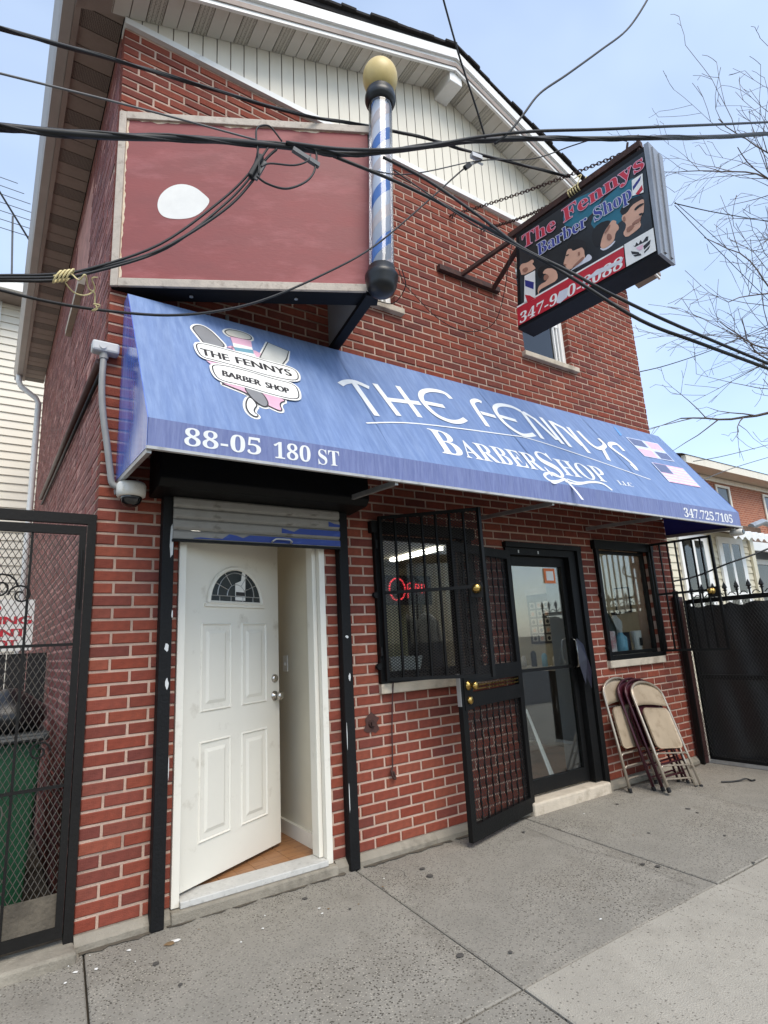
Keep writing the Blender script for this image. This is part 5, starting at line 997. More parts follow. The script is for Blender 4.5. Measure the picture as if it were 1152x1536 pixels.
for i in range(6):
    y0 = 1.35 + i*.17; j = MB(); j.lathe((5.25, y0, .901), [(.035,0),(.035,.10+.03*(i%3)),(.015,.13+.03*(i%3))], 10); tag(j.build('jar', ('paper_white','bottle_blue','p_black')[i%3], smooth=True), ('white','pale blue','black')[i%3] + ' jar on the shop counter seen through the glass door, ' + ('nearest the street','second from the street','third from the street','fourth from the street','fifth from the street','farthest from the street')[i], 'jar', 'jars on the shop counter')
bc_ = thing('barber_chair', 'red vinyl barber chair inside the shop behind the glass door', 'chair', (4.35, 1.55, .012))
MB().lathe((4.35,1.55,.012), [(.26,0),(.26,.03),(.06,.06),(.06,.42)], 18).build('pedestal', 'alu', bc_, smooth=True); MB().box(4.12,4.58,1.32,1.78,.43,.54).build('seat', 'red_vinyl', bc_, bevel=.03); MB().box(4.12,4.58,1.74,1.84,.52,1.02).build('backrest', 'red_vinyl', bc_, bevel=.03)
for x in (4.07, 4.59): MB().box(x,x+.05,1.36,1.74,.66,.71).build('armrest', 'p_black', bc_, bevel=.01); MB().box(x+.01,x+.04,1.5,1.54,.5,.66).build('arm_post', 'alu', bc_)
MB().box(4.18,4.52,1.12,1.2,.14,.18).build('footrest', 'alu', bc_); MB().bar((4.35,1.16,.16),(4.35,1.36,.45),.04).build('footrest_arm', 'alu', bc_)
wb = MB(); wb.add([(3.70,.22,.013),(3.78,.26,.013),(3.75,.50,.62),(3.72,.48,.62),(3.715,.215,.013),(3.795,.255,.013),(3.765,.495,.62),(3.735,.475,.62)], [(0,1,2,3),(4,5,6,7),(0,1,5,4),(1,2,6,5),(2,3,7,6),(3,0,4,7)]); tag(wb.build('leaning_board', 'paper_white'), 'white board leaning inside the glass shop door', 'board')

# ================================================================== FOLDING CHAIRS
def folding_chair(name, label, seatm, tubem):
    t = thing(name, label, 'folding chair', (0,0,0), 'folding chairs leaning on the brick wall'); hw = .225
    def U_(pts, r, nm, mt=tubem): return MB().tube(pts, r, 8).build(nm, mt, t, smooth=True, local=True)
    arc = [(hw*math.cos(a)*1.0, 0, .80 + .13*math.sin(a)) for a in [math.pi*k/14 for k in range(15)]]
    U_([(hw+.005,-.0,.0), (hw,0,.4)] + arc + [(-hw,0,.4), (-hw-.005,0,.0)], .0115, 'back_frame')
    rear = [(hw-.028,.030,.005), (hw-.03,.030,.30), (hw-.03,.02,.62)]
    for s in (1, -1): U_([(s*p[0], p[1], p[2]) for p in rear], .010, 'rear_leg')
    for (y, z, s_) in ((.030, .10, .03), (.0, .20, .0), (.0, .30, .0)): U_([(hw-s_-.0,y,z-.02), (hw-s_-.03,y,z), (-hw+s_+.03,y,z), (-hw+s_,y,z-.02)], .0075, 'stretcher')
    # backrest, pressed sheet curved between the tubes
    m = MB(); nx, nz = 12, 5
    for j in range(nz+1):
        for i in range(nx+1):
            u = -1 + 2*i/nx; v = j/nz
            top = .80 + .13*math.sqrt(max(0, 1-u*u)) - .004; bot = .705 + .02*(1-u*u)
            m.v.append((u*(hw-.006), .018*(1-u*u) - .004, bot + (top-bot)*v))
    for j in range(nz):
        for i in range(nx): a = j*(nx+1)+i; m.f.append((a, a+1, a+nx+2, a+nx+1))
    o = m.build('backrest', seatm, t, smooth=True, local=True); md = o.modifiers.new('solid', 'SOLIDIFY'); md.thickness = .004
    # seat pan folded flat
    pts = []; rr = .05; w2, z0, z1 = .185, .335, .685
    for (cx_, cz_, a0) in ((w2-rr, z1-rr, 0), (-w2+rr, z1-rr, 90), (-w2+rr, z0+rr, 180), (w2-rr, z0+rr, 270)):
        for k in range(5): a = R(a0 + 22.5*k); pts.append((cx_ + rr*math.cos(a), cz_ + rr*math.sin(a)))
    n = len(pts); ins = [(p[0]*.93, (p[1]-.51)*.93+.51) for p in pts]; m = MB()
    m.add([(p[0], -.012, p[1]) for p in pts] + [(p[0], -.019, p[1]) for p in pts] + [(p[0], -.014, p[1]) for p in ins] + [(p[0]*.98, .0, (p[1]-.51)*.98+.51) for p in pts],
          [(i, (i+1)%n, n+(i+1)%n, n+i) for i in range(n)] + [(n+i, n+(i+1)%n, 2*n+(i+1)%n, 2*n+i) for i in range(n)] + [tuple(range(2*n, 3*n))] + [(i, (i+1)%n, 3*n+(i+1)%n, 3*n+i) for i in range(n)])
    m.build('seat', seatm, t, smooth=False, local=True)
    for x, y in ((hw+.005, 0), (-hw-.005, 0), (hw-.028, .03), (-hw+.028, .03)): MB().lathe((x, y, -.002), [(.014, 0), (.015, .03), (.012, .035)], 8).build('foot_cap', 'rubber', t, local=True)
    return t
def copy_thing(src, label):
    r = src.copy(); COL.objects.link(r); r['label'] = label
    for ch in src.children:
        c = ch.copy(); COL.objects.link(c); c.parent = r
    return r
def lean(o, foot, top):
    f = Vector(foot); d = (Vector(top)-f).normalized(); xx = Vector((1, 0, 0)); xx = (xx - d*xx.dot(d)).normalized(); yy = d.cross(xx)
    o.matrix_world = Matrix(((xx.x, yy.x, d.x, f.x), (xx.y, yy.y, d.y, f.y), (xx.z, yy.z, d.z, f.z), (0,0,0,1)))
tanc = folding_chair('folding_chair', 'tan metal folding chair at the front of the leaning stack', 'chair_tan', 'chair_tube')
lean(tanc, (4.535, -.48, GZ+.006), (4.645, -.15, .80))
c2_ = copy_thing(tanc, 'tan metal folding chair leaning on the wall nearest the glass door'); lean(c2_, (4.40, -.20, GZ+.006), (4.40, -.035, .84))
marc = folding_chair('folding_chair', 'maroon folding chair directly behind the front tan chair', 'chair_maroon', 'chair_maroon_tube'); lean(marc, (4.60, -.38, GZ+.006), (4.62, -.10, .80))
c3_ = copy_thing(marc, 'maroon folding chair between the other maroon chair and the wall'); lean(c3_, (4.59, -.30, GZ+.006), (4.575, -.055, .81))

# ================================================================== CAMERAS, CONDUITS, CORD
ds = thing('dome_camera', 'white dome security camera under the left end of the awning', 'security camera', (.15, -.11, 2.10))
MB().lathe((.15,-.11,2.165), [(.06,-.012),(.074,-.006),(.077,.02),(.077,.055),(.07,.068),(.02,.07)], 24).build('housing', 'cam_white', ds, smooth=True)
MB().lathe((.15,-.11,2.165), [(.001,-.07),(.03,-.064),(.05,-.045),(.058,-.02),(.058,-.005)], 24).build('dome', 'cam_dome', ds, smooth=True)
MB().bar((.10,-.0,2.20),(.14,-.09,2.225),.05,.03).build('bracket', 'conduit_grey', ds)
fc = MB(); fc.tube(smooth_line([(-.018,-.04,3.0),(-.022,-.05,2.86),(-.016,-.05,2.73),(.0,-.05,2.6),(.02,-.05,2.48),(.045,-.05,2.32),(.06,-.05,2.24),(.10,-.06,2.215)]), .018, 10); tag(fc.build('flexible_conduit', 'conduit_grey', smooth=True), 'grey flexible conduit running down the building corner to the dome camera', 'conduit')
jb = thing('junction_box', 'pale grey junction box at the building corner beside the awning', 'junction box', (-.01, -.06, 3.0)); MB().box(-.085,.06,-.075,.0,3.02,3.085).build('body', 'box_grey', jb, bevel=.012); MB().lathe((-.03,-.078,3.052), [(.02,-.002),(.02,.006)], 14, 'y').build('knockout', 'box_grey', jb); MB().lathe((-.018,-.04,2.985), [(.024,0),(.024,.036)], 12).build('gland', 'conduit_grey', jb)
dc = MB(); dc.tube([(-.035,.02,2.99),(-.035,4.4,3.2)], .022, 8); tag(dc.build('conduit_pipe', 'conduit_brown', smooth=True), 'straight brown conduit pipe running back along the painted side wall', 'conduit')
dc = MB(); dc.tube([(-.02,.05,2.93),(-.02,4.4,3.13)], .012, 6); tag(dc.build('conduit_pipe', 'wire_black', smooth=True), 'thin dark cable below the brown conduit on the painted side wall', 'cable')
bc2 = thing('bullet_camera', 'small white bullet camera under the right end of the awning', 'security camera', (5.66, -.74, 2.12)); MB().lathe((5.62,-.78,2.165), [(.028,-.05),(.032,-.04),(.032,.06),(.02,.07)], 14, 'y').build('body', 'cam_white', bc2, smooth=True); MB().lathe((5.62,-.78,2.165), [(.024,-.056),(.024,-.045)], 14, 'y').build('lens', 'cam_dome', bc2); MB().bar((5.62,-.74,2.19),(5.64,-.74,2.215),.03).build('mount', 'cam_white', bc2)
cr = thing('dangling_string', 'thin dark red cord with a knotted end hanging below the left window', 'string', (1.88, -.03, .40)); MB().tube([(1.90,-.045,1.02),(1.895,-.03,.9),(1.885,-.02,.7),(1.875,-.02,.47)], .005, 5).build('line', 'post_red', cr); MB().tube(smooth_line([(1.875,-.02,.47),(1.86,-.025,.45),(1.87,-.03,.41),(1.89,-.025,.40),(1.88,-.02,.44),(1.865,-.02,.43)]), .008, 6).build('knot', 'rust_dark', cr)
sm_ = MB(); sm_.prism([(1.735+.075*random.uniform(.5,1)*math.cos(k*.52), .765+.085*random.uniform(.5,1)*math.sin(k*.52)) for k in range(12)], (0,-.0035,0), (1,0,0), (0,0,1), .0008); sm_.build('wall_stain', 'stain', bld)
vt = MB(); vt.lathe((1.735,-.004,.765), [(.022,-.012),(.03,0)], 12, 'y'); vo_ = tag(vt.build('wall_fitting', 'rust_dark'), 'rusty round capped fitting in the brick wall below the left window', 'fitting'); MB().box(1.722,1.748,-.03,-.016,.752,.778).build('cap', 'rust_dark', vo_)
for i, (x, z) in enumerate(((1.80, 1.62), (1.80, 1.13), (4.37, 1.62), (4.37, 1.13))):
    bl_ = MB(); bl_.lathe((x,-.03,z), [(.022,-.012),(.026,.0),(.014,.03)], 8, 'y'); bl_.build('guard_bolt', 'black_paint', bld)

# ================================================================== LEFT GATE
gt_ = thing('side_gate', 'dark steel side gate with diamond mesh left of the brick corner', 'gate', (-.6, -.03, GZ))
MB().box(-.045,-.004,-.022,.01,GZ,2.06).build('jamb_post', 'gate_steel', gt_); MB().box(-1.35,-.045,-.022,.01,2.005,2.06).build('head_bar', 'gate_steel', gt_); MB().box(-1.41,-1.35,-.055,.005,GZ,2.06).build('jamb_post', 'gate_steel', gt_)
MB().box(-.082,-.050,-.022,.0,.02,1.992).build('gate_stile', 'gate_steel', gt_); MB().box(-1.345,-1.29,-.05,-.005,.02,1.985).build('gate_stile', 'gate_steel', gt_); MB().box(-1.29,-.082,-.022,.0,1.945,1.992).build('top_rail', 'gate_steel', gt_); MB().box(-1.29,-.082,-.022,.0,.02,.07).build('bottom_rail', 'gate_steel', gt_)
for z in (.68, 1.36): MB().box(-1.29,-.082,-.018,-.004,z,z+.014).build('mid_rail', 'gate_steel', gt_)
for x in (-.30, -.55, -.80, -1.05): MB().box(x-.006,x+.006,-.016,-.006,.07,1.945).build('bar', 'gate_steel', gt_)
mesh_panel((-1.29,-.002,.20), (1,0,0), (0,0,1), 1.208, 1.74, .0145, .026, .0021).build('expanded_mesh', 'mesh_wire', gt_, kind='stuff')
MB().box(-1.29,-.082,-.012,-.004,.07,.21).build('kick_plate', 'dirt', gt_)
for (cx_, cz_, r0, dr) in ((-.42, 1.66, .075, 1), (-.33, 1.62, .055, -1), (-.20, .86, .05, 1)):
    MB().tube([(cx_ + dr*(r0*(1-.045*k))*math.cos(.5*k), -.02, cz_ + (r0*(1-.045*k))*math.sin(.5*k)) for k in range(18)], .005, 5).build('scroll', 'gate_steel', gt_)
em = holder('emblem', (-.43,-.02,.6), gt_)
for r0 in (.03,.06,.09): MB().tube([(-.42 + r0*math.cos(a), -.012, .60 + r0*.9*math.sin(a)) for a in [2*math.pi*k/18 for k in range(19)]], .003, 4).build('ring', 'mesh_wire', em)
MB().tube([(-.066,-.022,1.55),(-.066,-.032,1.62),(-.066,-.032,1.8),(-.066,-.022,1.86)], .006, 6).build('latch', 'gate_steel', gt_)
MB().box(-1.5,-.0,-.14,.05,-.1,-.012).build('gate_kerb', 'concrete', gt_, bevel=.012)
# behind the gate
def wheelie(x, y, w, d, h, label, mt):
    t = thing('trash_bin', label, 'trash bin', (x, y, -.07), 'bins behind the side gate'); k = .86
    m = MB(); a = lambda s: [(x-w/2*s, y-d/2*s), (x+w/2*s, y-d/2*s), (x+w/2*s, y+d/2*s), (x-w/2*s, y+d/2*s)]
    m.add([(p[0],p[1],-.05) for p in a(k)] + [(p[0],p[1],h) for p in a(1)], [(0,1,5,4),(1,2,6,5),(2,3,7,6),(3,0,4,7),(0,3,2,1),(4,5,6,7)]); m.build('body', mt, t, bevel=.02)
    MB().box(x-w/2-.03,x+w/2+.03,y-d/2-.04,y+d/2+.03,h+.001,h+.05).build('lid', 'bin_lid', t, bevel=.015); MB().tube([(x-w/2,y-d/2-.05,h+.02),(x+w/2,y-d/2-.05,h+.02)], .014, 6).build('lid_bar', 'bin_lid', t)
    for s in (-1, 1): MB().lathe((x+s*w/2*.8-.02, y+d/2*.8, .02), [(.09,0),(.09,.04)], 14, 'x').build('wheel', 'rubber', t)
wheelie(-.46, .75, .62, .6, .86, 'green wheeled bin with grey lid just behind the mesh gate', 'bin_green'); wheelie(-.50, 1.55, .6, .6, .92, 'dark bin standing behind the green bin in the alley', 'bag_black'); wheelie(-1.22, .80, .6, .6, .84, 'green wheeled bin beside the other one at the far left of the alley', 'bin_green')
gb = MB(); gb.lathe((-.32,.62,.915), [(.16,0),(.2,.05),(.19,.12),(.1,.19),(.03,.23)], 12); tag(gb.build('trash_bag', 'bag_black', smooth=True), 'black trash bag lying on the lid of the green bin', 'trash bag')
fb = thing('alley_fence', 'low dark board fence across the alley behind the bins', 'fence', (-.8, 2.3, -.07))
for i in range(12): MB().box(-1.75+i*.145, -1.75+i*.145+.138, 2.28+.004*(i%2), 2.31, -.07, 1.36).build('fence_board', 'dark_plain', fb)
ws = thing('warning_sign', 'white board with red hand lettering behind the side gate', 'sign', (-.5, 2.24, 1.38)); MB().box(-1.02,-.135,2.245,2.262,1.385,1.80).build('board', 'paper_white', ws)
for (tx, z, x0, x1) in (('NO', 1.70, -.62, -.38), ('TRESPASSING', 1.60, -.98, -.16), ('TENANT', 1.50, -.72, -.19), ('LOT', 1.41, -.44, -.25)):
    for k in (0, .006, .012): lt = MB(); put_text(lt, tx, (x0+k, z), (x1+k, z), .066, (0,2.2435,0), (1,0,0), (0,0,1), .001+k*.05, cap=.73); lt.build('lettering', 'p_red', ws)

# ================================================================== RIGHT GATE
rg = thing('driveway_gate', 'black spiked driveway gate covered with mesh standing open at the right', 'gate', (5.72, -.7, GZ)); GX = 5.735
MB().box(5.60,5.70,-.075,-.005,GZ,1.60).build('gate_post', 'post_red', rg, bevel=.005); MB().box(5.575,5.60,-.09,-.04,GZ,1.66).build('hinge_post', 'black_paint', rg)
y0, y1 = -.10, -1.75
for y in (y0, y1, -.95): MB().box(GX-.02,GX+.02,y-.02,y+.02,-.03,1.56).build('stile', 'black_paint', rg)
for z in (-.03, .75, 1.52): MB().box(GX-.018,GX+.018,y1+.02,y0-.02,z,z+.045).build('rail', 'black_paint', rg)
mesh_panel((GX-.024,y0,.0), (0,-1,0), (0,0,1), y0-y1, 1.52,   .0155, .026, .0017).build('expanded_mesh', 'mesh_black', rg, kind='stuff')
tb = MB(); nn, nz = 40, 16
for j in range(nz+1):
    for i in range(nn+1):
        y = y0 - (y0-y1)*i/nn; z = -.01 + 1.52*j/nz; tb.v.append((GX + .03 + .014*math.sin(i*.8+j*.3) + .01*math.sin(j*1.1-i*.4), y, z - (.03*abs(math.sin(i*.33)+.5*math.sin(i*.91))*(1 if j == nz else 0))))
for j in range(nz):
    for i in range(nn): a = j*(nn+1)+i; tb.f.append((a, a+1, a+nn+2, a+nn+1))
tb.build('privacy_tarp', 'tarp', rg, smooth=True)
for i in range(15):
    y = y0 - .06 - i*.115; m = MB(); m.lathe((GX, y, 1.565), [(.009,0),(.009,.05),(.022,.062),(.009,.07),(.024,.085),(.015,.115),(.001,.15)], 6); m.build('finial', 'black_paint', rg)
    if i < 14: MB().tube([(GX, y-.02, 1.575), (GX, y-.045, 1.60), (GX, y-.07, 1.60), (GX, y-.095, 1.575)], .005, 5).build('scroll', 'black_paint', rg)
mesh_panel((5.61,-.078,.0), (1,0,0), (0,0,1), .11, 1.55, .014, .022, .002).build('expanded_mesh', 'rust_dark', rg, kind='stuff')
MB().bar((GX-.03,y0,-.045),(GX-.03,y1,-.045),.03,.03).build('bottom_track', 'alu', rg)
gc = MB(); gc.tube(smooth_line([(4.98,-.545,GZ+.008),(5.05,-.60,GZ+.008),(5.12,-.63,GZ+.009),(5.17,-.66,GZ+.02),(5.21,-.67,GZ+.008),(5.19,-.70,GZ+.008),(5.23,-.71,GZ+.008)]), .007, 6); tag(gc.build('cable_scrap', 'wire_black'), 'short black cable scrap lying on the sidewalk near the driveway gate', 'cable')
for i in range(26):
    x, y = random.choice([(random.uniform(.2,1.7), random.uniform(-.5,-.06)), (random.uniform(1.0,5.2), random.uniform(-1.9,-.1)), (random.uniform(-.4,.3), random.uniform(-.3,-.1))]); s = random.uniform(.004,.014)
    if i > 23: x, y, s = (.33+.03*i-.66, -.24+.01*(i%3), .03)
    m = MB(); a0 = random.uniform(0, 6); m.add([(x+s*random.uniform(.5,1.2)*math.cos(a0+k*1.25), y+s*random.uniform(.4,1)*math.sin(a0+k*1.25), GZ+.004+.002*random.random()) for k in range(5)] + [(x, y, GZ+.008)], [(k, (k+1)%5, 5) for k in range(5)])
    tag(m.build('litter_scrap', 'litter' if i % 4 else 'leaf_dry'), 'tiny white scrap of litter on the sidewalk' if i % 4 else 'tiny brown dry leaf scrap on the sidewalk', 'litter', 'litter scraps on the sidewalk')

# ================================================================== NEIGHBOURS
lh = thing('white_house', 'white clapboard house with brown eave behind the alley at left', 'house', (-4, 8.2, -.1))
MB().box(-9,.6,8.03,14,-.1,7.7).build('wall', 'house_white', lh)
for i in range(55):
    z0 = -.1 + i*.142; m = MB(); m.add([(-9,8.03,z0),(.62,8.03,z0),(.62,8.03,z0+.142),(-9,8.03,z0+.142),(-9,7.995,z0),(.62,7.995,z0),(.62,8.018,z0+.142),(-9,8.018,z0+.142)], [(4,5,6,7),(0,1,5,4),(1,2,6,5),(0,4,7,3)]); m.build('clapboard', 'house_white', lh)
MB().box(-.80,-.68,7.97,8.0,-.1,7.7).build('corner_board', 'white_trim', lh); MB().box(-9,.7,7.6,8.03,7.66,7.78).build('soffit', 'eave_brown', lh); MB().box(-9,.7,7.48,7.6,7.66,7.86).build('gutter', 'white_trim', lh)
MB().add([(-9.2,7.45,7.87),(.75,7.45,7.87),(.75,11,9.6),(-9.2,11,9.6),(-9.2,14.4,7.87),(.75,14.4,7.87)], [(0,1,2,3),(3,2,5,4)]).build('roof', 'shingle', lh)
for i in range(3): MB().box(.62,.625,8.03,14,1.0+i*2.3,2.2+i*2.3).build('side_trim', 'house_white', lh)
an = thing('roof_antenna', 'spindly television antenna on the roof of the white house', 'antenna', (-.6, 9.5, 8.5)); MB().tube([(-.56,9.5,8.6),(-.68,9.5,10.55)], .022, 6).build('mast', 'wire_grey', an); MB().tube([(-1.25,9.5,11.5),(-.35,9.5,10.1)], .02, 6).build('boom', 'wire_black', an)
for i in range(7): t = i/6; cx_, cz_ = -1.2+.8*t, 11.4-1.22*t; MB().tube([(cx_-.55,9.45,cz_-.02),(cx_+.55,9.55,cz_+.02)], .009, 4).build('element', 'wire_grey', an)
# brick house far right
def bricktex(name):
    m = bpy.data.materials.new(name); m.use_nodes = True; N = m.node_tree.nodes; Lk = m.node_tree.links; b = N['Principled BSDF']; b.inputs['Roughness'].default_value = .9
    tc = N.new('ShaderNodeTexCoord'); mp = N.new('ShaderNodeMapping'); mp.inputs['Rotation'].default_value = (R(90), 0, 0); bt_ = N.new('ShaderNodeTexBrick'); bt_.inputs['Scale'].default_value = 1.0
    bt_.inputs['Brick Width'].default_value = .21; bt_.inputs['Row Height'].default_value = .072; bt_.inputs['Mortar Size'].default_value = .009
    bt_.inputs['Color1'].default_value = rgb(170,104,76); bt_.inputs['Color2'].default_value = rgb(146,84,62); bt_.inputs['Mortar'].default_value = rgb(178,140,116)
    Lk.new(tc.outputs['Object'], mp.inputs['Vector']); Lk.new(mp.outputs['Vector'], bt_.inputs['Vector']); Lk.new(bt_.outputs['Color'], b.inputs['Base Color']); MT[name] = m
bricktex('far_brick')
h1 = thing('brick_row_house', 'far brick house with cream gutter above the right end of the awning', 'house', (20, 6, -.1))
MB().box(15.6,30,5.0,12,-.1,5.7).build('wall', 'far_brick', h1); MB().box(15.2,30,4.55,5.0,5.72,5.80).build('soffit', 'siding', h1); MB().box(15.2,30,4.42,4.55,5.70,5.92).build('gutter', 'siding', h1); MB().box(15.4,30,4.93,4.998,5.55,5.70).build('frieze', 'siding', h1)
MB().add([(15.0,4.4,5.93),(30,4.4,5.93),(30,8.5,7.2),(15.0,8.5,7.2),(15.0,12.5,5.93),(30,12.5,5.93)], [(0,1,2,3),(3,2,5,4)]).build('roof', 'shingle_brown', h1)
for (a, b) in ((17.75,18.55),(20.85,22.0),(24,25)):
    w = holder('window', ((a+b)/2,4.97,3.9), h1); MB().box(a,b,4.985,4.999,3.9,5.45).build('pane', 'window_dark', w)
    for q in ((a-.04,a+.06,4.95,4.984,3.86,5.49),(b-.06,b+.04,4.95,4.984,3.86,5.49),(a+.06,b-.06,4.95,4.984,5.41,5.49),(a+.06,b-.06,4.95,4.984,4.66,4.72)): MB().box(*q).build('frame', 'siding', w)
    MB().box(a-.1,b+.1,4.9,4.998,3.76,3.86).build('sill', 'sill_stone', w)
h2 = thing('yellow_sided_bay', 'pale yellow clapboard house front with tall white window beyond the gate', 'house', (10.5, 2.5, -.1))
MB().box(8.4,12.1,1.93,5,-.1,3.0).build('wall', 'house_yellow', h2)
for i in range(24): z0 = -.1+i*.13; m = MB(); m.add([(8.4,1.93,z0),(12.12,1.93,z0),(12.12,1.93,z0+.13),(8.4,1.93,z0+.13),(8.4,1.90,z0),(12.12,1.90,z0),(12.12,1.92,z0+.13),(8.4,1.92,z0+.13)], [(4,5,6,7),(0,1,5,4),(1,2,6,5),(0,4,7,3)]); m.build('clapboard', 'house_yellow', h2)
for (a, b) in ((10.75,11.70),(9.4,10.35)):
    w = holder('window', ((a+b)/2,1.88,.9), h2); MB().box(a+.14,b-.14,1.885,1.896,.9,2.78).build('pane', 'curtain_white', w); MB().box(a+.14,b-.14,1.868,1.872,.9,2.78).build('glass', 'glass_clear', w)
    for q in ((a,a+.14,1.86,1.9,.8,2.9),(b-.14,b,1.86,1.9,.8,2.9),(a+.14,b-.14,1.86,1.9,2.78,2.9),(a+.14,b-.14,1.86,1.9,1.78,1.86),(a+.42,a+.50,1.862,1.884,.9,2.78)): MB().box(*q).build('frame', 'white_trim', w)
sc_ = MB(); n = 24
for i in range(n+1):
    x = 10.3 + 1.5*i/n; sc_.v += [(x,1.92,3.02),(x,1.40,2.90+.03*math.cos(i*1.6)),(x,1.40,2.78+.035*math.cos(i*1.6))]
for i in range(n): sc_.f += [(3*i,3*i+3,3*i+4,3*i+1),(3*i+1,3*i+4,3*i+5,3*i+2)]
sc_.build('scalloped_awning', 'white_trim', h2); MB().box(8.3,12.2,1.7,5,3.0,3.12).build('roof', 'shingle_brown', h2); MB().box(12.0,12.14,1.86,1.9,-.1,3.0).build('corner_board', 'house_yellow', h2)
h3 = thing('porch_house', 'grey house with brown porch roof at the far right edge', 'house', (16, 3, -.1))
MB().box(13.2,24,2.8,5,-.1,2.95).build('wall', 'house_grey', h3); MB().add([(12.9,2.3,2.98),(24,2.3,2.98),(24,4.99,4.1),(12.9,4.99,4.1)], [(0,1,2,3)]).build('roof', 'shingle_brown', h3); MB().box(12.9,24,2.25,2.33,2.80,2.99).build('fascia', 'white_trim', h3)
w = holder('window', (14.9,2.78,1.5), h3); MB().box(14.15,15.9,2.775,2.795,1.2,2.62).build('pane', 'window_dark', w)
for q in ((14.05,14.17,2.74,2.774,1.1,2.72),(15.88,16.0,2.74,2.774,1.1,2.72),(14.17,15.88,2.74,2.774,2.6,2.72),(14.17,15.88,2.74,2.774,1.9,1.96),(14.98,15.04,2.745,2.774,1.2,2.6)): MB().box(*q).build('frame', 'white_trim', w)
MB().tube([(13.0,2.2,3.3),(13.6,2.2,3.45),(14.4,2.2,3.35),(14.9,2.2,3.2)], .07, 8).build('roof_pipe', 'alu', h3)

# ================================================================== WIRES
WL = dict(main=('thick black cable bundle crossing the whole front at sign height','cable'), main2=('black cable just above the thick bundle, running off to the right','cable'), drop=('service cable from upper left passing behind the barber pole to the blade sign','cable'), thin_l=('thin grey wire sloping from the left edge to the cable splice','wire'),
 bun1=('uppermost of three black wires rising from the left edge to the splice','wire'), bun2=('middle of three black wires rising from the left edge to the splice','wire'), bun3=('lowest of three black wires rising from the left edge to the splice','wire'), loop1=('small wire loop standing above the splice on the red sign','wire'), loop2=('large drooping wire loop below the splice on the red sign','wire'), loop3=('short flat wire loop right of the splice','wire'),
 low=('black wire sagging across the awning corner and up past the barber pole','wire'), low2=('wire from the cable clamp to the end of the blade sign beam','wire'), thin_m=('thin wire behind the pole leading to the cable clamp','wire'), diag1=('lower black cable running diagonally down across the blade sign','cable'), diag2=('upper black cable running diagonally down across the blade sign','cable'), diag3=('thin wire between the two diagonal cables over the blade sign','wire'),
 up1=('straight wire rising to the top edge beside the roof peak','wire'), up2=('kinked wire rising to the top edge against the sky','wire'), r1=('thick cable from behind the blade sign to the right edge','cable'), r2=('lower of two thin wires falling from the blade sign to the right','wire'), r3=('upper of two thin wires falling from the blade sign to the right','wire'), r4=('single wire from the right wall edge rising to the right','wire'),
 far1=('faint upper wire above the far brick house','wire'), far2=('faint lower wire above the far brick house','wire'), gatecable=('thick black cable above the spikes of the driveway gate','cable'), signwire=('thin wire looping over the bricks from the barber pole to the blade sign','wire'), sw2=('thin wire hanging inside the red wedge sign','wire'))
for nm, (r, pts) in WIRES.items():
    P = smooth_line(pts, 6); m = MB(); r *= .82; m.tube(P, r, 6)
    if nm in ('main', 'drop'):                    # lashed strands around the carrier
        for ph in (0, 2.1): m.tube([Vector(p) + Vector((0, math.cos(ph+i*.55), math.sin(ph+i*.55)))*r*.9 for i, p in enumerate(P)], r*.45, 5)
    tag(m.build(WL[nm][1], 'wire_black' if nm not in ('thin_l', 'far1', 'far2') else 'wire_grey', smooth=True), WL[nm][0], WL[nm][1])
for nm, pts in TWINE.items():
    m = MB(); m.tube(smooth_line(pts, 6), .0028 if nm != 'twC' else .004, 5); tag(m.build('twine', 'twine', smooth=True), dict(twA='pale twine knotted round the wires and hanging down at left', twB='loop of pale twine drooping below the wires at left', twC='yellow twine wrapped round the blade sign beam')[nm], 'twine')
bw = MB()
for k in range(5):
    c = bmw(1.13 + .022*k, 4.705); bw.tube([c + BU*.008*math.sin(a*.5) + BN*.034*math.cos(a) + BV*.038*math.sin(a) for a in [2*math.pi*i/10 for i in range(11)]], .006, 5)
tag(bw.build('twine_wrap', 'twine', smooth=True), 'thick yellow twine wrapping on the beam above the blade sign', 'twine')
wr = MB()
for k in range(4):
    c = Vector(WIRES['bun2'][1][2]).lerp(Vector(WIRES['bun2'][1][3]), .1 + .1*k); wr.tube([c + Vector((.012*math.sin(a), .022*math.cos(a), .025*math.sin(a))) for a in [2*math.pi*i/10 for i in range(11)]], .0035, 5)
tag(wr.build('twine_wrap', 'twine', smooth=True), 'coil of pale twine wrapped tightly round the three wires at left', 'twine')
sp_ = thing('cable_splice', 'black cable splice clamp hanging in front of the red sign', 'clamp', (.35, -1.5, 3.45))
s0 = Vector(WIRES['bun2'][1][6]); s1 = Vector(WIRES['bun2'][1][7]); dd_ = (s1-s0).normalized()
MB().bar(s0 - dd_*.0, s0 + dd_*.12, .034, .022).build('clamp_body', 'wire_black', sp_, bevel=.006); MB().bar(s0 + Vector((.02,0,.0)), s0 + dd_*.10 + Vector((.02,0,.0)), .012, .024).build('clamp_plate', 'wire_grey', sp_)
q = Vector(WIRES['main'][1][4]); MB().bar(q + Vector((.02,-.02,-.02)), q + Vector((.15,-.02,-.045)), .018, .022).build('closure', 'wire_grey', sp_)
q = Vector(WIRES['low'][1][-1]); cc = thing('cable_clamp', 'small metal cable clamp where thin wires meet right of the barber pole', 'clamp', tuple(q)); MB().bar(q + Vector((-.05,0,-.05)), q, .02, .03).build('wedge', 'wire_black', cc); MB().tube([q, q+Vector((.05,-.02,.03)), q+Vector((.09,-.03,.02))], .008, 6).build('bail', 'alu', cc); MB().bar(q+Vector((.0,-.02,.06)), q+Vector((.08,-.03,.06)), .03, .03).build('grip', 'alu', cc)

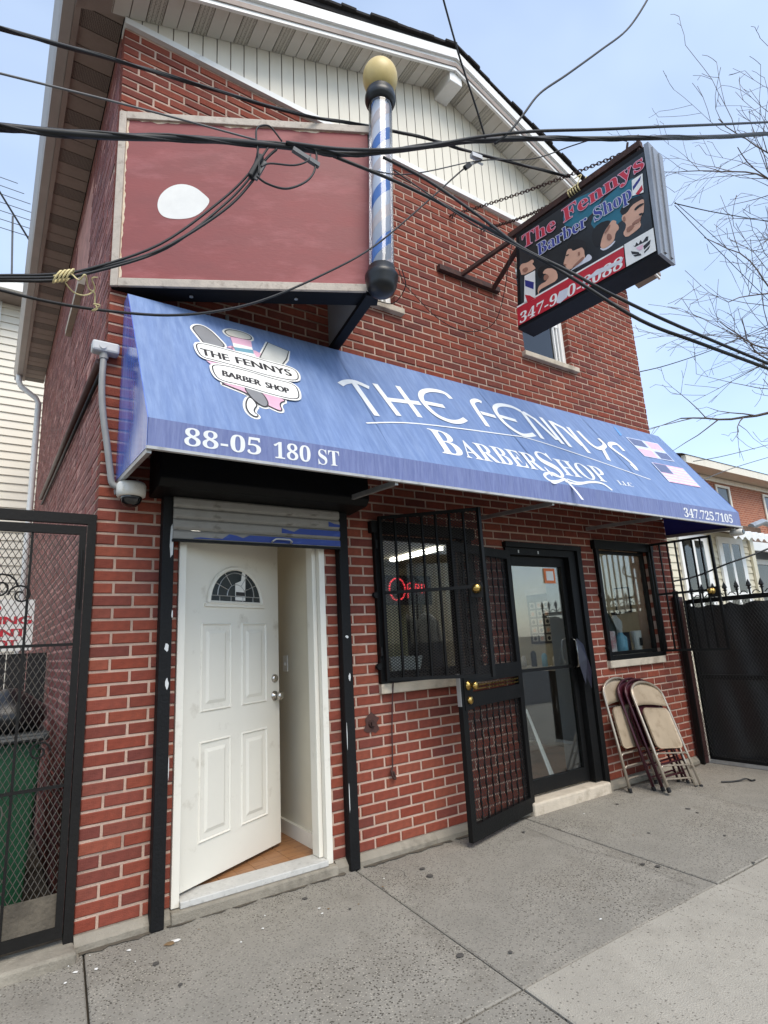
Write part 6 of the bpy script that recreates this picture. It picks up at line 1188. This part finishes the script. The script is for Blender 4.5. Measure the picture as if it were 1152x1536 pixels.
# ================================================================== BARE TREE
def tree(base, label, seed):
    rnd = random.Random(seed); t = thing('bare_tree', label, 'tree', base); m = MB(); tw_ = MB()
    def grow(p, d, L, r, depth, mm):
        n = max(3, int(L/.22)); pts = [p]; rs_ = [r]; q = Vector(p); dv = Vector(d).normalized(); kids = []
        for i in range(n):
            dv = (dv + Vector((rnd.gauss(0,.10), rnd.gauss(0,.10), rnd.gauss(.0,.09) + .012))).normalized(); q = q + dv*(L/n); pts.append(q.copy()); rs_.append(r*(1-.75*(i+1)/n))
            if depth < 4 and i > n*.12 and rnd.random() < (.58 if depth < 2 else .5): kids.append((q.copy(), dv.copy(), i/n))
        (m if depth < 1 else tw_).tube(pts, [max(.0036, x) for x in rs_], 6 if depth < 2 else 4)
        for (kp, kd, f) in kids:
            ax = Vector((rnd.gauss(0,1), rnd.gauss(0,1), rnd.gauss(0,1))); ax = (ax - kd*ax.dot(kd)).normalized(); a = rnd.uniform(.45, 1.0)
            grow(kp, kd*math.cos(a) + ax*math.sin(a), L*rnd.uniform(.32, .55)*(1.1-f*.5), max(.004, r*(1-.7*f)*.55), depth+1, mm)
    b = Vector(base); m.tube([b, b+Vector((.03,.02,1.5)), b+Vector((.0,.06,3.2)), b+Vector((-.1,.0,5)), b+Vector((-.05,.05,8)), b+Vector((0,0,11.5))], [.24,.19,.17,.14,.09,.03], 10)
    for (z, dx, dy, dz_, L, r) in ((5.6,-1,.1,.4,4.4,.03),(6.0,-1,-.25,.42,4.4,.03),(8.8,-1,.3,.4,4.0,.026),(7.8,-1,-.1,.35,4.4,.026),(6.6,-1,0,.35,4.6,.028),(4.9,-.9,.35,.5,4.2,.028),(5.2,-1,-.1,.4,4.6,.03),(6.2,-1,.2,.42,4.4,.028),(7.0,-.9,-.2,.5,4.2,.05),(8.2,-.9,.1,.55,3.6,.028),(9.4,-.8,0,.6,3.2,.026),(5.6,.6,.5,.5,4,.06),(6.6,.3,-.8,.5,3.6,.05),(4.8,-.2,.95,.5,3.6,.05),(7.6,.8,-.2,.5,3.2,.045)):
        grow(b + Vector((-.05,0,z)), (dx,dy,dz_), L, r, 1, m)
    m.build('trunk', 'bark', t, smooth=True); tw_.build('branches', 'bark', t, smooth=True)
tree((12.9, -.6, -.07), 'leafless street tree with fine twigs at the right edge against the sky', 3)
